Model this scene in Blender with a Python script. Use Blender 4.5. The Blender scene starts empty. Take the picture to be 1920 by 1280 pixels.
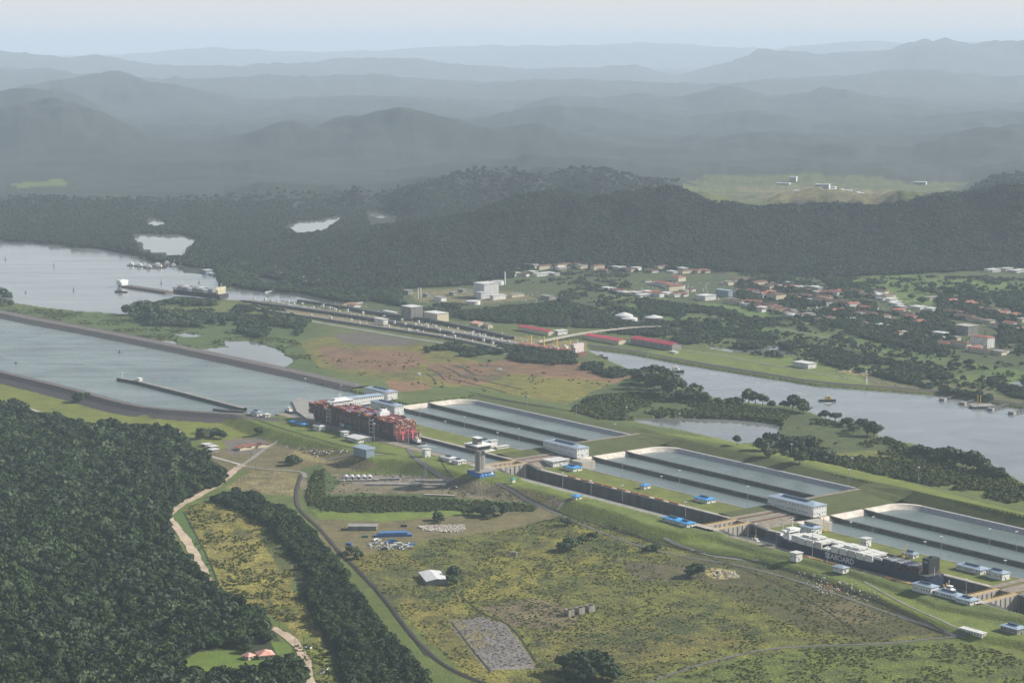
import bpy, bmesh, math, random
import numpy as np
from mathutils import Vector, Matrix, Euler
random.seed(7); RNG=np.random.default_rng(7)
S=bpy.context.scene; COL=S.collection
# ------------------------------------------------------------------ camera
F=4000.0; YH=80.0; H=600.0
PIT=math.atan((640-YH)/F); SP,CP=math.sin(PIT),math.cos(PIT)
cam_d=bpy.data.cameras.new('camera'); cam=bpy.data.objects.new('camera',cam_d); COL.objects.link(cam)
cam_d.sensor_width=36.0; cam_d.lens=36.0*F/1920.0; cam_d.clip_start=5.0; cam_d.clip_end=200000.0
cam.location=(0,0,H); cam.rotation_euler=(math.pi/2-PIT,0,0); S.camera=cam
# ------------------------------------------------------------------ sky, sun, exposure
SUN_EL=math.radians(31); SUN_DIR=Vector((0.975,0.22,0)).normalized()
w=bpy.data.worlds.new('World'); S.world=w; w.use_nodes=True
nt=w.node_tree; sky=nt.nodes.new('ShaderNodeTexSky'); sky.sky_type='NISHITA'; sky.sun_disc=False
sky.sun_elevation=SUN_EL; sky.sun_rotation=math.atan2(SUN_DIR.x,SUN_DIR.y)
sky.air_density=1.0; sky.dust_density=1.0; sky.ozone_density=1.5; sky.altitude=0
# high thin cloud veil, bright at the horizon, cut overhead to lower ambient light
tc=nt.nodes.new('ShaderNodeTexCoord'); vm=nt.nodes.new('ShaderNodeMapping'); vm.inputs['Scale'].default_value=(1,1,4); cn=nt.nodes.new('ShaderNodeTexNoise'); cn.inputs['Scale'].default_value=2.2; cn.inputs['Detail'].default_value=6
nt.links.new(tc.outputs['Generated'],vm.inputs[0]); nt.links.new(vm.outputs[0],cn.inputs['Vector'])
vr=nt.nodes.new('ShaderNodeMapRange'); vr.inputs['From Min'].default_value=.3; vr.inputs['From Max'].default_value=.7; vr.inputs['To Min'].default_value=.86; vr.inputs['To Max'].default_value=.98; nt.links.new(cn.outputs['Fac'],vr.inputs[0])
sx=nt.nodes.new('ShaderNodeSeparateXYZ'); nt.links.new(tc.outputs['Generated'],sx.inputs[0]); er=nt.nodes.new('ShaderNodeMapRange'); er.interpolation_type='SMOOTHSTEP'; er.inputs['From Min'].default_value=0; er.inputs['From Max'].default_value=.3; er.inputs['To Min'].default_value=1; er.inputs['To Max'].default_value=.10
nt.links.new(sx.outputs[2],er.inputs[0]); ml=nt.nodes.new('ShaderNodeMath'); ml.operation='MULTIPLY'; nt.links.new(vr.outputs[0],ml.inputs[0]); nt.links.new(er.outputs[0],ml.inputs[1]); vr=ml
vx=nt.nodes.new('ShaderNodeMix'); vx.data_type='RGBA'; vx.inputs[7].default_value=(8.3,8.15,8.05,1); nt.links.new(vr.outputs[0],vx.inputs[0]); nt.links.new(sky.outputs[0],vx.inputs[6])
nt.links.new(vx.outputs[2],nt.nodes['Background'].inputs[0]); nt.nodes['Background'].inputs[1].default_value=0.07
sd=bpy.data.lights.new('sun','SUN'); sd.energy=4.9; sd.angle=math.radians(0.6); sd.color=(1.0,0.955,0.88)
so=bpy.data.objects.new('sun',sd); COL.objects.link(so)
sv=Vector((SUN_DIR.x*math.cos(SUN_EL),SUN_DIR.y*math.cos(SUN_EL),math.sin(SUN_EL)))
so.rotation_euler=sv.to_track_quat('Z','Y').to_euler()
S.view_settings.view_transform='Standard'; S.view_settings.look='None'; S.view_settings.gamma=1.0
S.view_settings.use_curve_mapping=False; S.view_settings.exposure=0.52
S.render.engine='CYCLES'
cy=S.cycles; cy.max_bounces=5; cy.diffuse_bounces=2; cy.glossy_bounces=2; cy.transmission_bounces=2; cy.volume_bounces=1
cy.transparent_max_bounces=4; cy.use_denoising=True; cy.caustics_reflective=False; cy.caustics_refractive=False
try: cy.denoiser='OPENIMAGEDENOISE'
except Exception: pass

# ------------------------------------------------------------------ geometry of the place
def G(x,y,z=0.0):
    cx=(x-960)/F; c=(640-y)/F; dz=-SP+CP*c; t=(z-H)/dz
    return Vector((cx*t,(CP+SP*c)*t,z))
def PX(X,Y,Z):
    a=Y*CP-(Z-H)*SP; b=Y*SP+(Z-H)*CP
    return 960+F*X/a, 640-F*b/a
AX=math.radians(-52.5); CA,SA=math.cos(AX),math.sin(AX); OR=G(975,878,0)
def W(u,v,z=0.0): return Vector((OR.x+u*CA-v*SA, OR.y+u*SA+v*CA, z))
def UV(X,Y): dx,dy=X-OR.x,Y-OR.y; return dx*CA+dy*SA, -dx*SA+dy*CA
def inpoly(px,py,poly):
    poly=np.asarray(poly,float); r=np.zeros(px.shape,bool)
    x0,y0=poly.min(0); x1,y1=poly.max(0)
    m=(px>=x0)&(px<=x1)&(py>=y0)&(py<=y1)
    if not m.any(): return r
    ax,ay=px[m],py[m]; q=np.zeros(ax.shape,bool)
    for i in range(len(poly)):
        (xa,ya),(xb,yb)=poly[i],poly[(i+1)%len(poly)]
        if ya==yb: continue
        c=((ya>ay)!=(yb>ay))&(ax<(xb-xa)*(ay-ya)/(yb-ya)+xa); q^=c
    r[m]=q; return r
def polydist(X,Y,poly):
    d=np.full(X.shape,1e9); n=len(poly)
    for i in range(n):
        (xa,ya),(xb,yb)=poly[i],poly[(i+1)%n]; dx,dy=xb-xa,yb-ya; L=dx*dx+dy*dy+1e-9
        t=np.clip(((X-xa)*dx+(Y-ya)*dy)/L,0,1); d=np.minimum(d,np.hypot(X-xa-t*dx,Y-ya-t*dy))
    return d
_T=RNG.random((64,256,256)).astype(np.float32)
def vn(x,y,k):
    xi=np.floor(x).astype(int); yi=np.floor(y).astype(int); fx=x-xi; fy=y-yi; fx=fx*fx*(3-2*fx); fy=fy*fy*(3-2*fy)
    T=_T[k%64]; a=T[xi&255,yi&255]; b=T[(xi+1)&255,yi&255]; c=T[xi&255,(yi+1)&255]; d=T[(xi+1)&255,(yi+1)&255]
    return (a*(1-fx)+b*fx)*(1-fy)+(c*(1-fx)+d*fx)*fy
def fbm(x,y,s,o=4,k=0,g=.5):
    r=0;a=1;t=0
    for i in range(o):
        r=r+a*vn(x/s*2**i+13.7*i,y/s*2**i-7.1*i,k+i); t+=a; a*=g
    return r/t*2-1
def world_poly(pts,z): return [tuple(G(x,y,z)[:2]) for x,y in pts]

# water bodies: outline seen in the photograph at the water's own level
WATER=[
 ('canal_approach_water',-3.5,[(-400,505),(0,597),(300,655),(560,712),(640,730),(760,760),(760,800),(640,800),(585,796),(540,783),(457,778),(400,775),(293,767),(240,757),(150,732),(0,697),(-400,610)]),
 ('lake_water',-11,[(-700,380),(-300,445),(0,453),(100,461),(200,468),(250,478),(300,497),(330,497),(345,512),(405,517),(415,542),(470,546),(560,556),(640,575),(560,566),(440,562),(330,556),(322,568),(252,566),(238,590),(150,583),(90,577),(30,568),(-50,555),(-500,470)]),
 ('pond_water',-13,[(357,657),(430,650),(415,640),(470,638),(505,650),(535,662),(547,675),(540,686),(510,692),(440,680),(385,668)]),
 ('marsh_pool_water',-13,[(296,640),(325,636),(332,644),(300,648)]),
 ('marsh_pool_water',-13,[(322,627),(350,625),(380,630),(350,632)]),
 ('marsh_pool_water',-13,[(325,578),(340,578),(352,588),(345,592)]),
 ('hill_lake_water',-11,[(247,441),(265,437),(300,440),(340,438),(379,449),(352,466),(345,478),(315,478),(268,470),(266,455),(255,450)]),
 ('hill_lake_water',-11,[(274,414),(290,405),(315,420),(282,424)]),
 ('hill_lake_water',-11,[(532,426),(560,414),(600,412),(648,402),(625,418),(600,434),(560,436)]),
 ('hill_lake_water',-11,[(690,402),(705,395),(725,395),(742,402),(715,410)]),
 ('sea_canal_water',-16,[(1098,655),(1180,664),(1280,683),(1400,703),(1530,724),(1620,731),(1770,742),(1920,768),(2300,830),(2300,1010),(1920,905),(1890,888),(1800,855),(1720,835),(1650,822),(1640,800),(1560,790),(1500,765),(1440,760),(1380,755),(1300,738),(1270,715),(1200,702),(1130,672)]),
 ('quarry_pond_water',-16,[(1180,785),(1260,782),(1330,785),(1400,787),(1470,797),(1440,830),(1390,834),(1330,822),(1260,806),(1200,799)]),
 ('river_water',-15,[(1322,643),(1340,650),(1380,655),(1425,656),(1440,648),(1455,646),(1500,668),(1450,664),(1380,662),(1330,655)]),
 ('river_water',-15,[(1066,598),(1085,597),(1100,604),(1106,616),(1100,617),(1090,604),(1072,606),(1076,613),(1064,613)]),
 ('river_water',-15,[(1868,712),(1882,712),(1880,724),(1872,724)]),
 ('river_water',-15,[(1893,714),(1915,714),(1930,735),(1900,733)]),
]
# ridges: silhouette, distance, half width, ground they stand on
RIDGES=[
 (6350,560,[(-300,490),(360,490),(430,468),(520,452),(620,440),(700,426),(760,422),(800,410),(900,392),(1000,382),(1100,372),(1180,362),(1260,362),(1330,380),(1420,388),(1500,382),(1560,376),(1610,385),(1680,375),(1760,372),(1850,368),(2300,352)]),
 (8300,900,[(-300,370),(0,372),(100,366),(220,372),(330,392),(430,370),(520,352),(620,350),(720,345),(820,330),(900,318),(1000,312),(1120,318),(1220,332),(1290,345),(1340,360),(1800,358),(1860,330),(2300,300)]),
 (9900,800,[(-300,325),(0,330),(300,338),(500,322),(700,330),(900,312),(1000,300),(1200,310),(1300,316),(1480,314),(1640,318),(1740,326),(1800,330),(1860,310),(1920,298),(2300,280)]),
 (15800,1300,[(-300,150),(0,182),(60,178),(170,190),(300,248),(420,240),(620,222),(800,234),(960,220),(1040,208),(1120,216),(1250,236),(1400,222),(1500,234),(1640,250),(1800,228),(1920,215),(2300,200)]),
 (27000,2400,[(-300,150),(100,140),(300,150),(430,138),(560,150),(700,142),(900,160),(1100,152),(1300,160),(1500,150),(1700,140),(1920,150),(2300,140)]),
 (12500,1200,[(-400,240),(0,214),(60,202),(130,192),(200,206),(260,240),(330,265),(400,268),(460,258),(520,234),(600,236),(660,224),(720,208),(760,206),(830,226),(900,242),(1000,238),(1100,262),(1200,280),(1320,276),(1420,262),(1540,268),(1680,282),(1760,262),(1840,250),(2300,236)]),
 (20000,2000,[(-400,200),(0,184),(80,166),(170,141),(230,133),(300,147),(380,172),(470,190),(620,190),(760,186),(960,206),(1040,178),(1130,190),(1200,186),(1270,192),(1340,174),(1440,190),(1540,176),(1620,188),(1780,206),(1920,225),(2400,240)]),
 (37000,3600,[(-500,120),(0,100),(180,108),(300,122),(500,122),(640,110),(720,106),(850,122),(1000,130),(1180,126),(1260,148),(1320,132),(1420,98),(1490,104),(1560,109),(1640,105),(1710,84),(1800,90),(1880,88),(1920,76),(2500,70)]),
 (60000,6000,[(-600,110),(0,112),(260,100),(400,90),(560,96),(760,94),(960,87),(1100,85),(1240,87),(1380,94),(1600,86),(2600,84)]),
]
# raised ground: outline at its own level, slope outside
RAISED=[
 (0.0,0.42,[(440,776),(500,800),(560,816),(640,838),(700,858),(770,862),(850,882),(900,896),(960,896),(1010,884),(1120,800),(1200,806),(1195,790),(860,725),(740,715),(640,716),(560,770)]),
 (-4.0,0.42,[(880,896),(940,908),(1010,918),(1075,937),(1165,963),(1215,983),(1290,1000),(1350,1002),(1440,975),(1400,940),(1100,860),(960,850)]),
 (-7.0,0.42,[(1340,1006),(1420,1030),(1500,1047),(1600,1072),(1700,1106),(1760,1134),(1880,1154),(2050,1180),(2200,1120),(1920,1050),(1500,960),(1400,960)]),
 (-10.5,0.40,[(1190,985),(1240,1004),(1300,1022),(1420,1040),(1500,1062),(1600,1096),(1700,1140),(1790,1178),(1960,1210),(2200,1230),(2200,1080),(1500,1000)]),
 (1.5,0.35,[(600,716),(760,735),(880,740),(1000,762),(1150,793),(1205,803),(1240,814),(1330,832),(1480,866),(1610,902),(1680,910),(1760,930),(1920,968),(2300,1060),(2300,1035),(1920,952),(1760,915),(1640,890),(1480,852),(1330,818),(1200,792),(1000,750),(880,728),(760,716)]),
 #(-1.0,0.45,[(0,584),(300,641),(550,701),(660,724),(640,716),(550,696),(300,635),(0,578),(-400,490),(-400,496)]),
 #(-1.0,0.30,[(-400,622),(0,704),(150,740),(240,765),(300,775),(440,786),(440,782),(300,770),(240,760),(150,735),(0,700),(-400,616)]),
]
def base_height(X,Y):
    z=np.full(X.shape,-12.0); D=np.hypot(X,Y)
    z=np.where(Y<3300,-12-4.5*np.clip((3300-Y)/500,0,1),z)
    u,v=UV(X,Y); z=z+fbm(X,Y,260,3,3)*1.2*np.clip((D-3300)/500,0.25,1)
    # forested hill at the lower left
    hill=np.clip((-X-330-0.05*(Y-2000))/380,0,1)*np.clip((3250-Y+0.8*(X+400))/700,0,1)
    hill=hill*hill*(3-2*hill); z=z+hill*(34+10*fbm(X,Y,300,3,9))
    s=X/np.maximum(Y,1800.)
    px=960+F*s*CP
    yy=np.maximum(Y,1.0)
    rz=z.copy()
    for D0,w,sil in RIDGES:
        sil=np.asarray(sil,float); xs=np.arange(-700,2700,6.); ys=np.interp(xs,sil[:,0],sil[:,1]); kk=np.hanning(11); kk/=kk.sum(); ys=np.convolve(np.pad(ys,5,'edge'),kk,'valid')
        ys=ys+(vn(xs/40,xs*0+D0/999,7)+.5*vn(xs/17,xs*0+D0/999,8)-.75)*(9000/D0)**.5*5; yv=np.interp(px,xs,ys)
        # height the silhouette has at that distance
        c=(640-yv)/F; top=H+(-SP+CP*c)/(CP+SP*c)*D0
        top=top-12 if D0<9000 else top
        off=fbm(px*D0/4000,np.full_like(px,D0),900 if D0<9000 else 2500,3,20)*w*0.5
        t=np.abs(yy-D0-off)/w
        prof=np.where(yy<D0+off,np.clip(1-t/1.15,0,1),np.clip(1-t/1.6,0,1)); prof=prof*prof*(3-2*prof)
        amp=np.maximum(top-(-12),2)
        g=fbm(X,Y,w*0.8,6,31,.55); spur=1-np.abs(fbm(X+.3*Y,Y*.5,w*0.5,4,41,.55))*2.0
        h=-12+amp*prof*np.clip(1+(0.85*g+0.45*(spur-.6))*np.sin(np.pi*np.clip(prof*.93,0,1))**.6,0.1,1.35)
        rz=np.maximum(rz,h)
    far=np.clip((Y-5200)/3000,0,1); rz=rz+far*(22*(fbm(X,Y,420,4,51)+.35))*np.where(far>0,np.clip(polydist(*PX(X,Y,-5.),[(1330,345),(1780,345),(1700,375),(1420,380)])/60-.3,0.1,1),0)
    lk=inpoly(*PX(X,Y,-8.),[(515,395),(770,385),(770,436),(515,450)]); rz=np.where(lk&(Y>6000)&(Y<8000),-10.5,rz)
    f2=np.clip((Y-8600)/2500,0,1)*np.clip((60000-Y)/20000,0,1)
    rid=1-2*np.abs(fbm(X,Y*.8,1300,5,44,.5)); rid2=1-2*np.abs(fbm(X+900,Y,620,4,47,.5)); rz=rz+f2*(62*(rid-.62)+30*(rid2-.6))
    f3=np.clip((Y-5500)/600,0,1)*np.clip((9200-Y)/900,0,1)*np.clip((rz+8)/45,0,1)*(~lk); rz=rz+f3*(34*((1-2*np.abs(fbm(X,Y,620,4,52)))-.6)+10*fbm(X,Y,180,3,55))
    z=np.where(Y>4800,rz,z)
    return z
def height(X,Y):
    z=base_height(X,Y); u,v=UV(X,Y)
    near=(Y>1500)&(Y<9500)
    idx=np.where(near)[0]; x,y,zz,uu,vv=X[idx],Y[idx],z[idx],u[idx],v[idx]
    for zt,k,pts in RAISED:
        P=world_poly(pts,zt); b=np.asarray(P); m=(x>b[:,0].min()-60)&(x<b[:,0].max()+60)&(y>b[:,1].min()-60)&(y<b[:,1].max()+60)
        j=np.where(m)[0]; d=polydist(x[j],y[j],P); ins=inpoly(x[j],y[j],P); d=np.where(ins,0,d)
        cand=zt-k*np.maximum(d-0,0); zz[j]=np.maximum(zz[j],cand)
    for n,zw,pts in WATER:
        P=world_poly(pts,zw); b=np.asarray(P); m=(x>b[:,0].min()-90)&(x<b[:,0].max()+90)&(y>b[:,1].min()-90)&(y<b[:,1].max()+90)
        j=np.where(m)[0]; 
        if len(j)==0: continue
        d=polydist(x[j],y[j],P); ins=inpoly(x[j],y[j],P); sd_=np.where(ins,-d,d)
        if n not in('canal_approach_water',): sd_=sd_+fbm(x[j],y[j],45,3,60)*(7 if n!='sea_canal_water' else 3)
        low=np.where(sd_<0,zw-0.8-0.5*np.minimum(-sd_,8),zw+0.3+0.35*sd_)
        bank=zw+0.5+0.6*np.minimum(np.maximum(sd_,0),1.5)-(0.3*np.maximum(sd_-6,0) if n=='canal_approach_water' else 0)
        zj=zz[j]; zz[j]=np.where(sd_<0,np.minimum(zj,low),np.where(sd_<60,np.maximum(zj,bank) if n!='sea_canal_water' else np.clip(zj,bank,zw+1.2+.5*sd_),zj))
    hole=(uu>-590)&(uu<1600)&(vv>-33)&(vv<np.where(uu<-545,60,316))
    zz=np.where(hole,-45,zz)
    z[idx]=zz
    return z
# grid: fan of ground cells whose size grows with distance
sc=np.concatenate([-np.geomspace(1.2,0.29,12),np.linspace(-0.27,0.27,960),np.geomspace(0.29,1.2,12)])
yr=np.concatenate([F*H/np.linspace(1240,436,430),np.geomspace(5504,5504*1.0118**214,215)[1:]])
yr=np.concatenate([[-5000,-2500,0,900,1500,1750],yr,np.geomspace(yr[-1]*1.02,110000,24)])
NC,NR=len(sc),len(yr)
YY=np.repeat(yr[:,None],NC,1); XX=sc[None,:]*np.maximum(YY,1800.)
XX=XX.ravel(); YY=YY.ravel(); ZZ=height(XX,YY)
def ground(X,Y):
    X=np.atleast_1d(np.asarray(X,float)); Y=np.atleast_1d(np.asarray(Y,float)); Z=ZZ.reshape(NR,NC)
    s=X/np.maximum(Y,1800.); fi=np.interp(s,sc,np.arange(NC)); fj=np.interp(Y,yr,np.arange(NR))
    i=np.clip(fi.astype(int),0,NC-2); j=np.clip(fj.astype(int),0,NR-2); a=fi-i; b=fj-j
    return (Z[j,i]*(1-a)+Z[j,i+1]*a)*(1-b)+(Z[j+1,i]*(1-a)+Z[j+1,i+1]*a)*b
def GG(x,y,z0=-12.0):
    """the point of the ground seen at a pixel of the photograph"""
    z=z0
    for _ in range(6): p=G(x,y,z); z=.5*z+.5*float(ground(p.x,p.y)[0]) if _<3 else float(ground(p.x,p.y)[0])
    p=G(x,y,z); p.z=float(ground(p.x,p.y)[0]); return p

# ------------------------------------------------------------------ materials
MATS={}
def nn(t,k,**kw):
    n=t.nodes.new(k)
    for a,b in kw.items(): setattr(n,a,b)
    return n
def mat(name,col,rough=0.8,var=0.18,scale=0.15,bump=0.0,bs=0.5,metal=0.0,rand=0.0,attr=None,streak=False):
    if name in MATS: return MATS[name]
    m=bpy.data.materials.new(name); m.use_nodes=True; t=m.node_tree; b=t.nodes['Principled BSDF']
    b.inputs['Roughness'].default_value=rough; b.inputs['Metallic'].default_value=metal
    pos=nn(t,'ShaderNodeNewGeometry'); no=nn(t,'ShaderNodeTexNoise'); no.inputs['Scale'].default_value=scale; no.inputs['Detail'].default_value=5
    src=pos.outputs['Position']
    if streak:
        mp=nn(t,'ShaderNodeVectorMath',operation='MULTIPLY'); mp.inputs[1].default_value=(1,1,.12); t.links.new(src,mp.inputs[0]); src=mp.outputs[0]
    t.links.new(src,no.inputs['Vector'])
    mr=nn(t,'ShaderNodeMapRange'); mr.inputs['From Min'].default_value=.3; mr.inputs['From Max'].default_value=.7
    mr.inputs['To Min'].default_value=1-var; mr.inputs['To Max'].default_value=1+var; t.links.new(no.outputs['Fac'],mr.inputs[0])
    mul=nn(t,'ShaderNodeVectorMath',operation='SCALE')
    if attr:
        at=nn(t,'ShaderNodeAttribute'); at.attribute_name=attr; t.links.new(at.outputs['Color'],mul.inputs[0])
    else: mul.inputs[0].default_value=col[:3]
    t.links.new(mr.outputs[0],mul.inputs['Scale']); last=mul.outputs[0]
    if rand:
        oi=nn(t,'ShaderNodeObjectInfo'); m2=nn(t,'ShaderNodeMapRange'); m2.inputs['To Min'].default_value=1-rand; m2.inputs['To Max'].default_value=1+rand
        t.links.new(oi.outputs['Random'],m2.inputs[0]); s2=nn(t,'ShaderNodeVectorMath',operation='SCALE'); t.links.new(last,s2.inputs[0]); t.links.new(m2.outputs[0],s2.inputs['Scale']); last=s2.outputs[0]
    t.links.new(last,b.inputs['Base Color'])
    if bump:
        n2=nn(t,'ShaderNodeTexNoise'); n2.inputs['Scale'].default_value=bs; n2.inputs['Detail'].default_value=4; t.links.new(pos.outputs['Position'],n2.inputs['Vector'])
        bp=nn(t,'ShaderNodeBump'); bp.inputs['Strength'].default_value=1; bp.inputs['Distance'].default_value=bump
        t.links.new(n2.outputs['Fac'],bp.inputs['Height']); t.links.new(bp.outputs[0],b.inputs['Normal'])
    MATS[name]=m; return m
def foliage_mat(name,c1,c2,rand=.3):
    if name in MATS: return MATS[name]
    m=bpy.data.materials.new(name); m.use_nodes=True; t=m.node_tree; b=t.nodes['Principled BSDF']; b.inputs['Roughness'].default_value=.75
    b.inputs['Specular IOR Level'].default_value=.25
    oi=nn(t,'ShaderNodeObjectInfo'); pos=nn(t,'ShaderNodeNewGeometry'); no=nn(t,'ShaderNodeTexNoise'); no.inputs['Scale'].default_value=.35; no.inputs['Detail'].default_value=3
    t.links.new(pos.outputs['Position'],no.inputs['Vector'])
    n3=nn(t,'ShaderNodeTexNoise'); n3.inputs['Scale'].default_value=.012; n3.inputs['Detail'].default_value=3; t.links.new(pos.outputs['Position'],n3.inputs['Vector'])
    a=nn(t,'ShaderNodeMath',operation='MULTIPLY_ADD'); a.inputs[1].default_value=.75; t.links.new(oi.outputs['Random'],a.inputs[0])
    a2=nn(t,'ShaderNodeMath',operation='MULTIPLY_ADD'); a2.inputs[1].default_value=1.5; a2.inputs[2].default_value=-.60; t.links.new(n3.outputs['Fac'],a2.inputs[0]); t.links.new(a2.outputs[0],a.inputs[2])
    mx=nn(t,'ShaderNodeMix',data_type='RGBA'); mx.inputs[6].default_value=(*c1,1); mx.inputs[7].default_value=(*c2,1); t.links.new(a.outputs[0],mx.inputs[0])
    mr=nn(t,'ShaderNodeMapRange'); mr.inputs['From Min'].default_value=.3; mr.inputs['From Max'].default_value=.7; mr.inputs['To Min'].default_value=.65; mr.inputs['To Max'].default_value=1.35
    t.links.new(no.outputs['Fac'],mr.inputs[0]); sc_=nn(t,'ShaderNodeVectorMath',operation='SCALE'); t.links.new(mx.outputs[2],sc_.inputs[0]); t.links.new(mr.outputs[0],sc_.inputs['Scale'])
    t.links.new(sc_.outputs[0],b.inputs['Base Color']); MATS[name]=m; return m
def water_mat(name,col,rough=.16,bump=.30,sc1=.07):
    if name in MATS: return MATS[name]
    m=bpy.data.materials.new(name); m.use_nodes=True; t=m.node_tree; b=t.nodes['Principled BSDF']; b.inputs['Roughness'].default_value=rough
    b.inputs['IOR'].default_value=1.33
    pos=nn(t,'ShaderNodeNewGeometry'); n1=nn(t,'ShaderNodeTexNoise'); n1.inputs['Scale'].default_value=.006; n1.inputs['Detail'].default_value=4; n1.inputs['Distortion'].default_value=1.2
    t.links.new(pos.outputs['Position'],n1.inputs['Vector'])
    mr=nn(t,'ShaderNodeMapRange'); mr.inputs['From Min'].default_value=.35; mr.inputs['From Max'].default_value=.65; mr.inputs['To Min'].default_value=.82; mr.inputs['To Max'].default_value=1.18; t.links.new(n1.outputs['Fac'],mr.inputs[0])
    sc_=nn(t,'ShaderNodeVectorMath',operation='SCALE'); sc_.inputs[0].default_value=col; t.links.new(mr.outputs[0],sc_.inputs['Scale']); t.links.new(sc_.outputs[0],b.inputs['Base Color'])
    mv=nn(t,'ShaderNodeMapping'); mv.inputs['Rotation'].default_value=(0,0,.9); mv.inputs['Scale'].default_value=(.004,.022,.01); t.links.new(pos.outputs['Position'],mv.inputs[0]); nw=nn(t,'ShaderNodeTexNoise'); nw.inputs['Scale'].default_value=1; nw.inputs['Detail'].default_value=5; nw.inputs['Distortion'].default_value=.6; t.links.new(mv.outputs[0],nw.inputs['Vector'])
    mw=nn(t,'ShaderNodeMapRange'); mw.inputs['From Min'].default_value=.35; mw.inputs['From Max'].default_value=.65; mw.inputs['To Min'].default_value=rough*.75; mw.inputs['To Max'].default_value=rough*1.4; t.links.new(nw.outputs['Fac'],mw.inputs[0]); t.links.new(mw.outputs[0],b.inputs['Roughness'])
    n2=nn(t,'ShaderNodeTexNoise'); n2.inputs['Scale'].default_value=sc1; n2.inputs['Detail'].default_value=5; t.links.new(pos.outputs['Position'],n2.inputs['Vector'])
    bp=nn(t,'ShaderNodeBump'); bp.inputs['Strength'].default_value=1; bp.inputs['Distance'].default_value=bump; t.links.new(n2.outputs['Fac'],bp.inputs['Height']); t.links.new(bp.outputs[0],b.inputs['Normal'])
    MATS[name]=m; return m

def tag(o,label=None,cat=None,group=None,kind=None):
    if label: o['label']=label
    if cat: o['category']=cat
    if group: o['group']=group
    if kind: o['kind']=kind
    return o
def mesh_np(name,V,Fc,m,parent=None,smooth=False):
    me=bpy.data.meshes.new(name); V=np.asarray(V,np.float32); Fc=np.asarray(Fc,np.int32); k=Fc.shape[1]
    me.vertices.add(len(V)); me.vertices.foreach_set('co',V.ravel()); me.loops.add(Fc.size); me.loops.foreach_set('vertex_index',Fc.ravel())
    me.polygons.add(len(Fc)); me.polygons.foreach_set('loop_start',np.arange(0,Fc.size,k,dtype=np.int32)); me.polygons.foreach_set('loop_total',np.full(len(Fc),k,np.int32))
    me.update(calc_edges=True)
    if smooth: me.polygons.foreach_set('use_smooth',np.ones(len(Fc),bool))
    if m: me.materials.append(m)
    o=bpy.data.objects.new(name,me); COL.objects.link(o); o.parent=parent; return o

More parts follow.
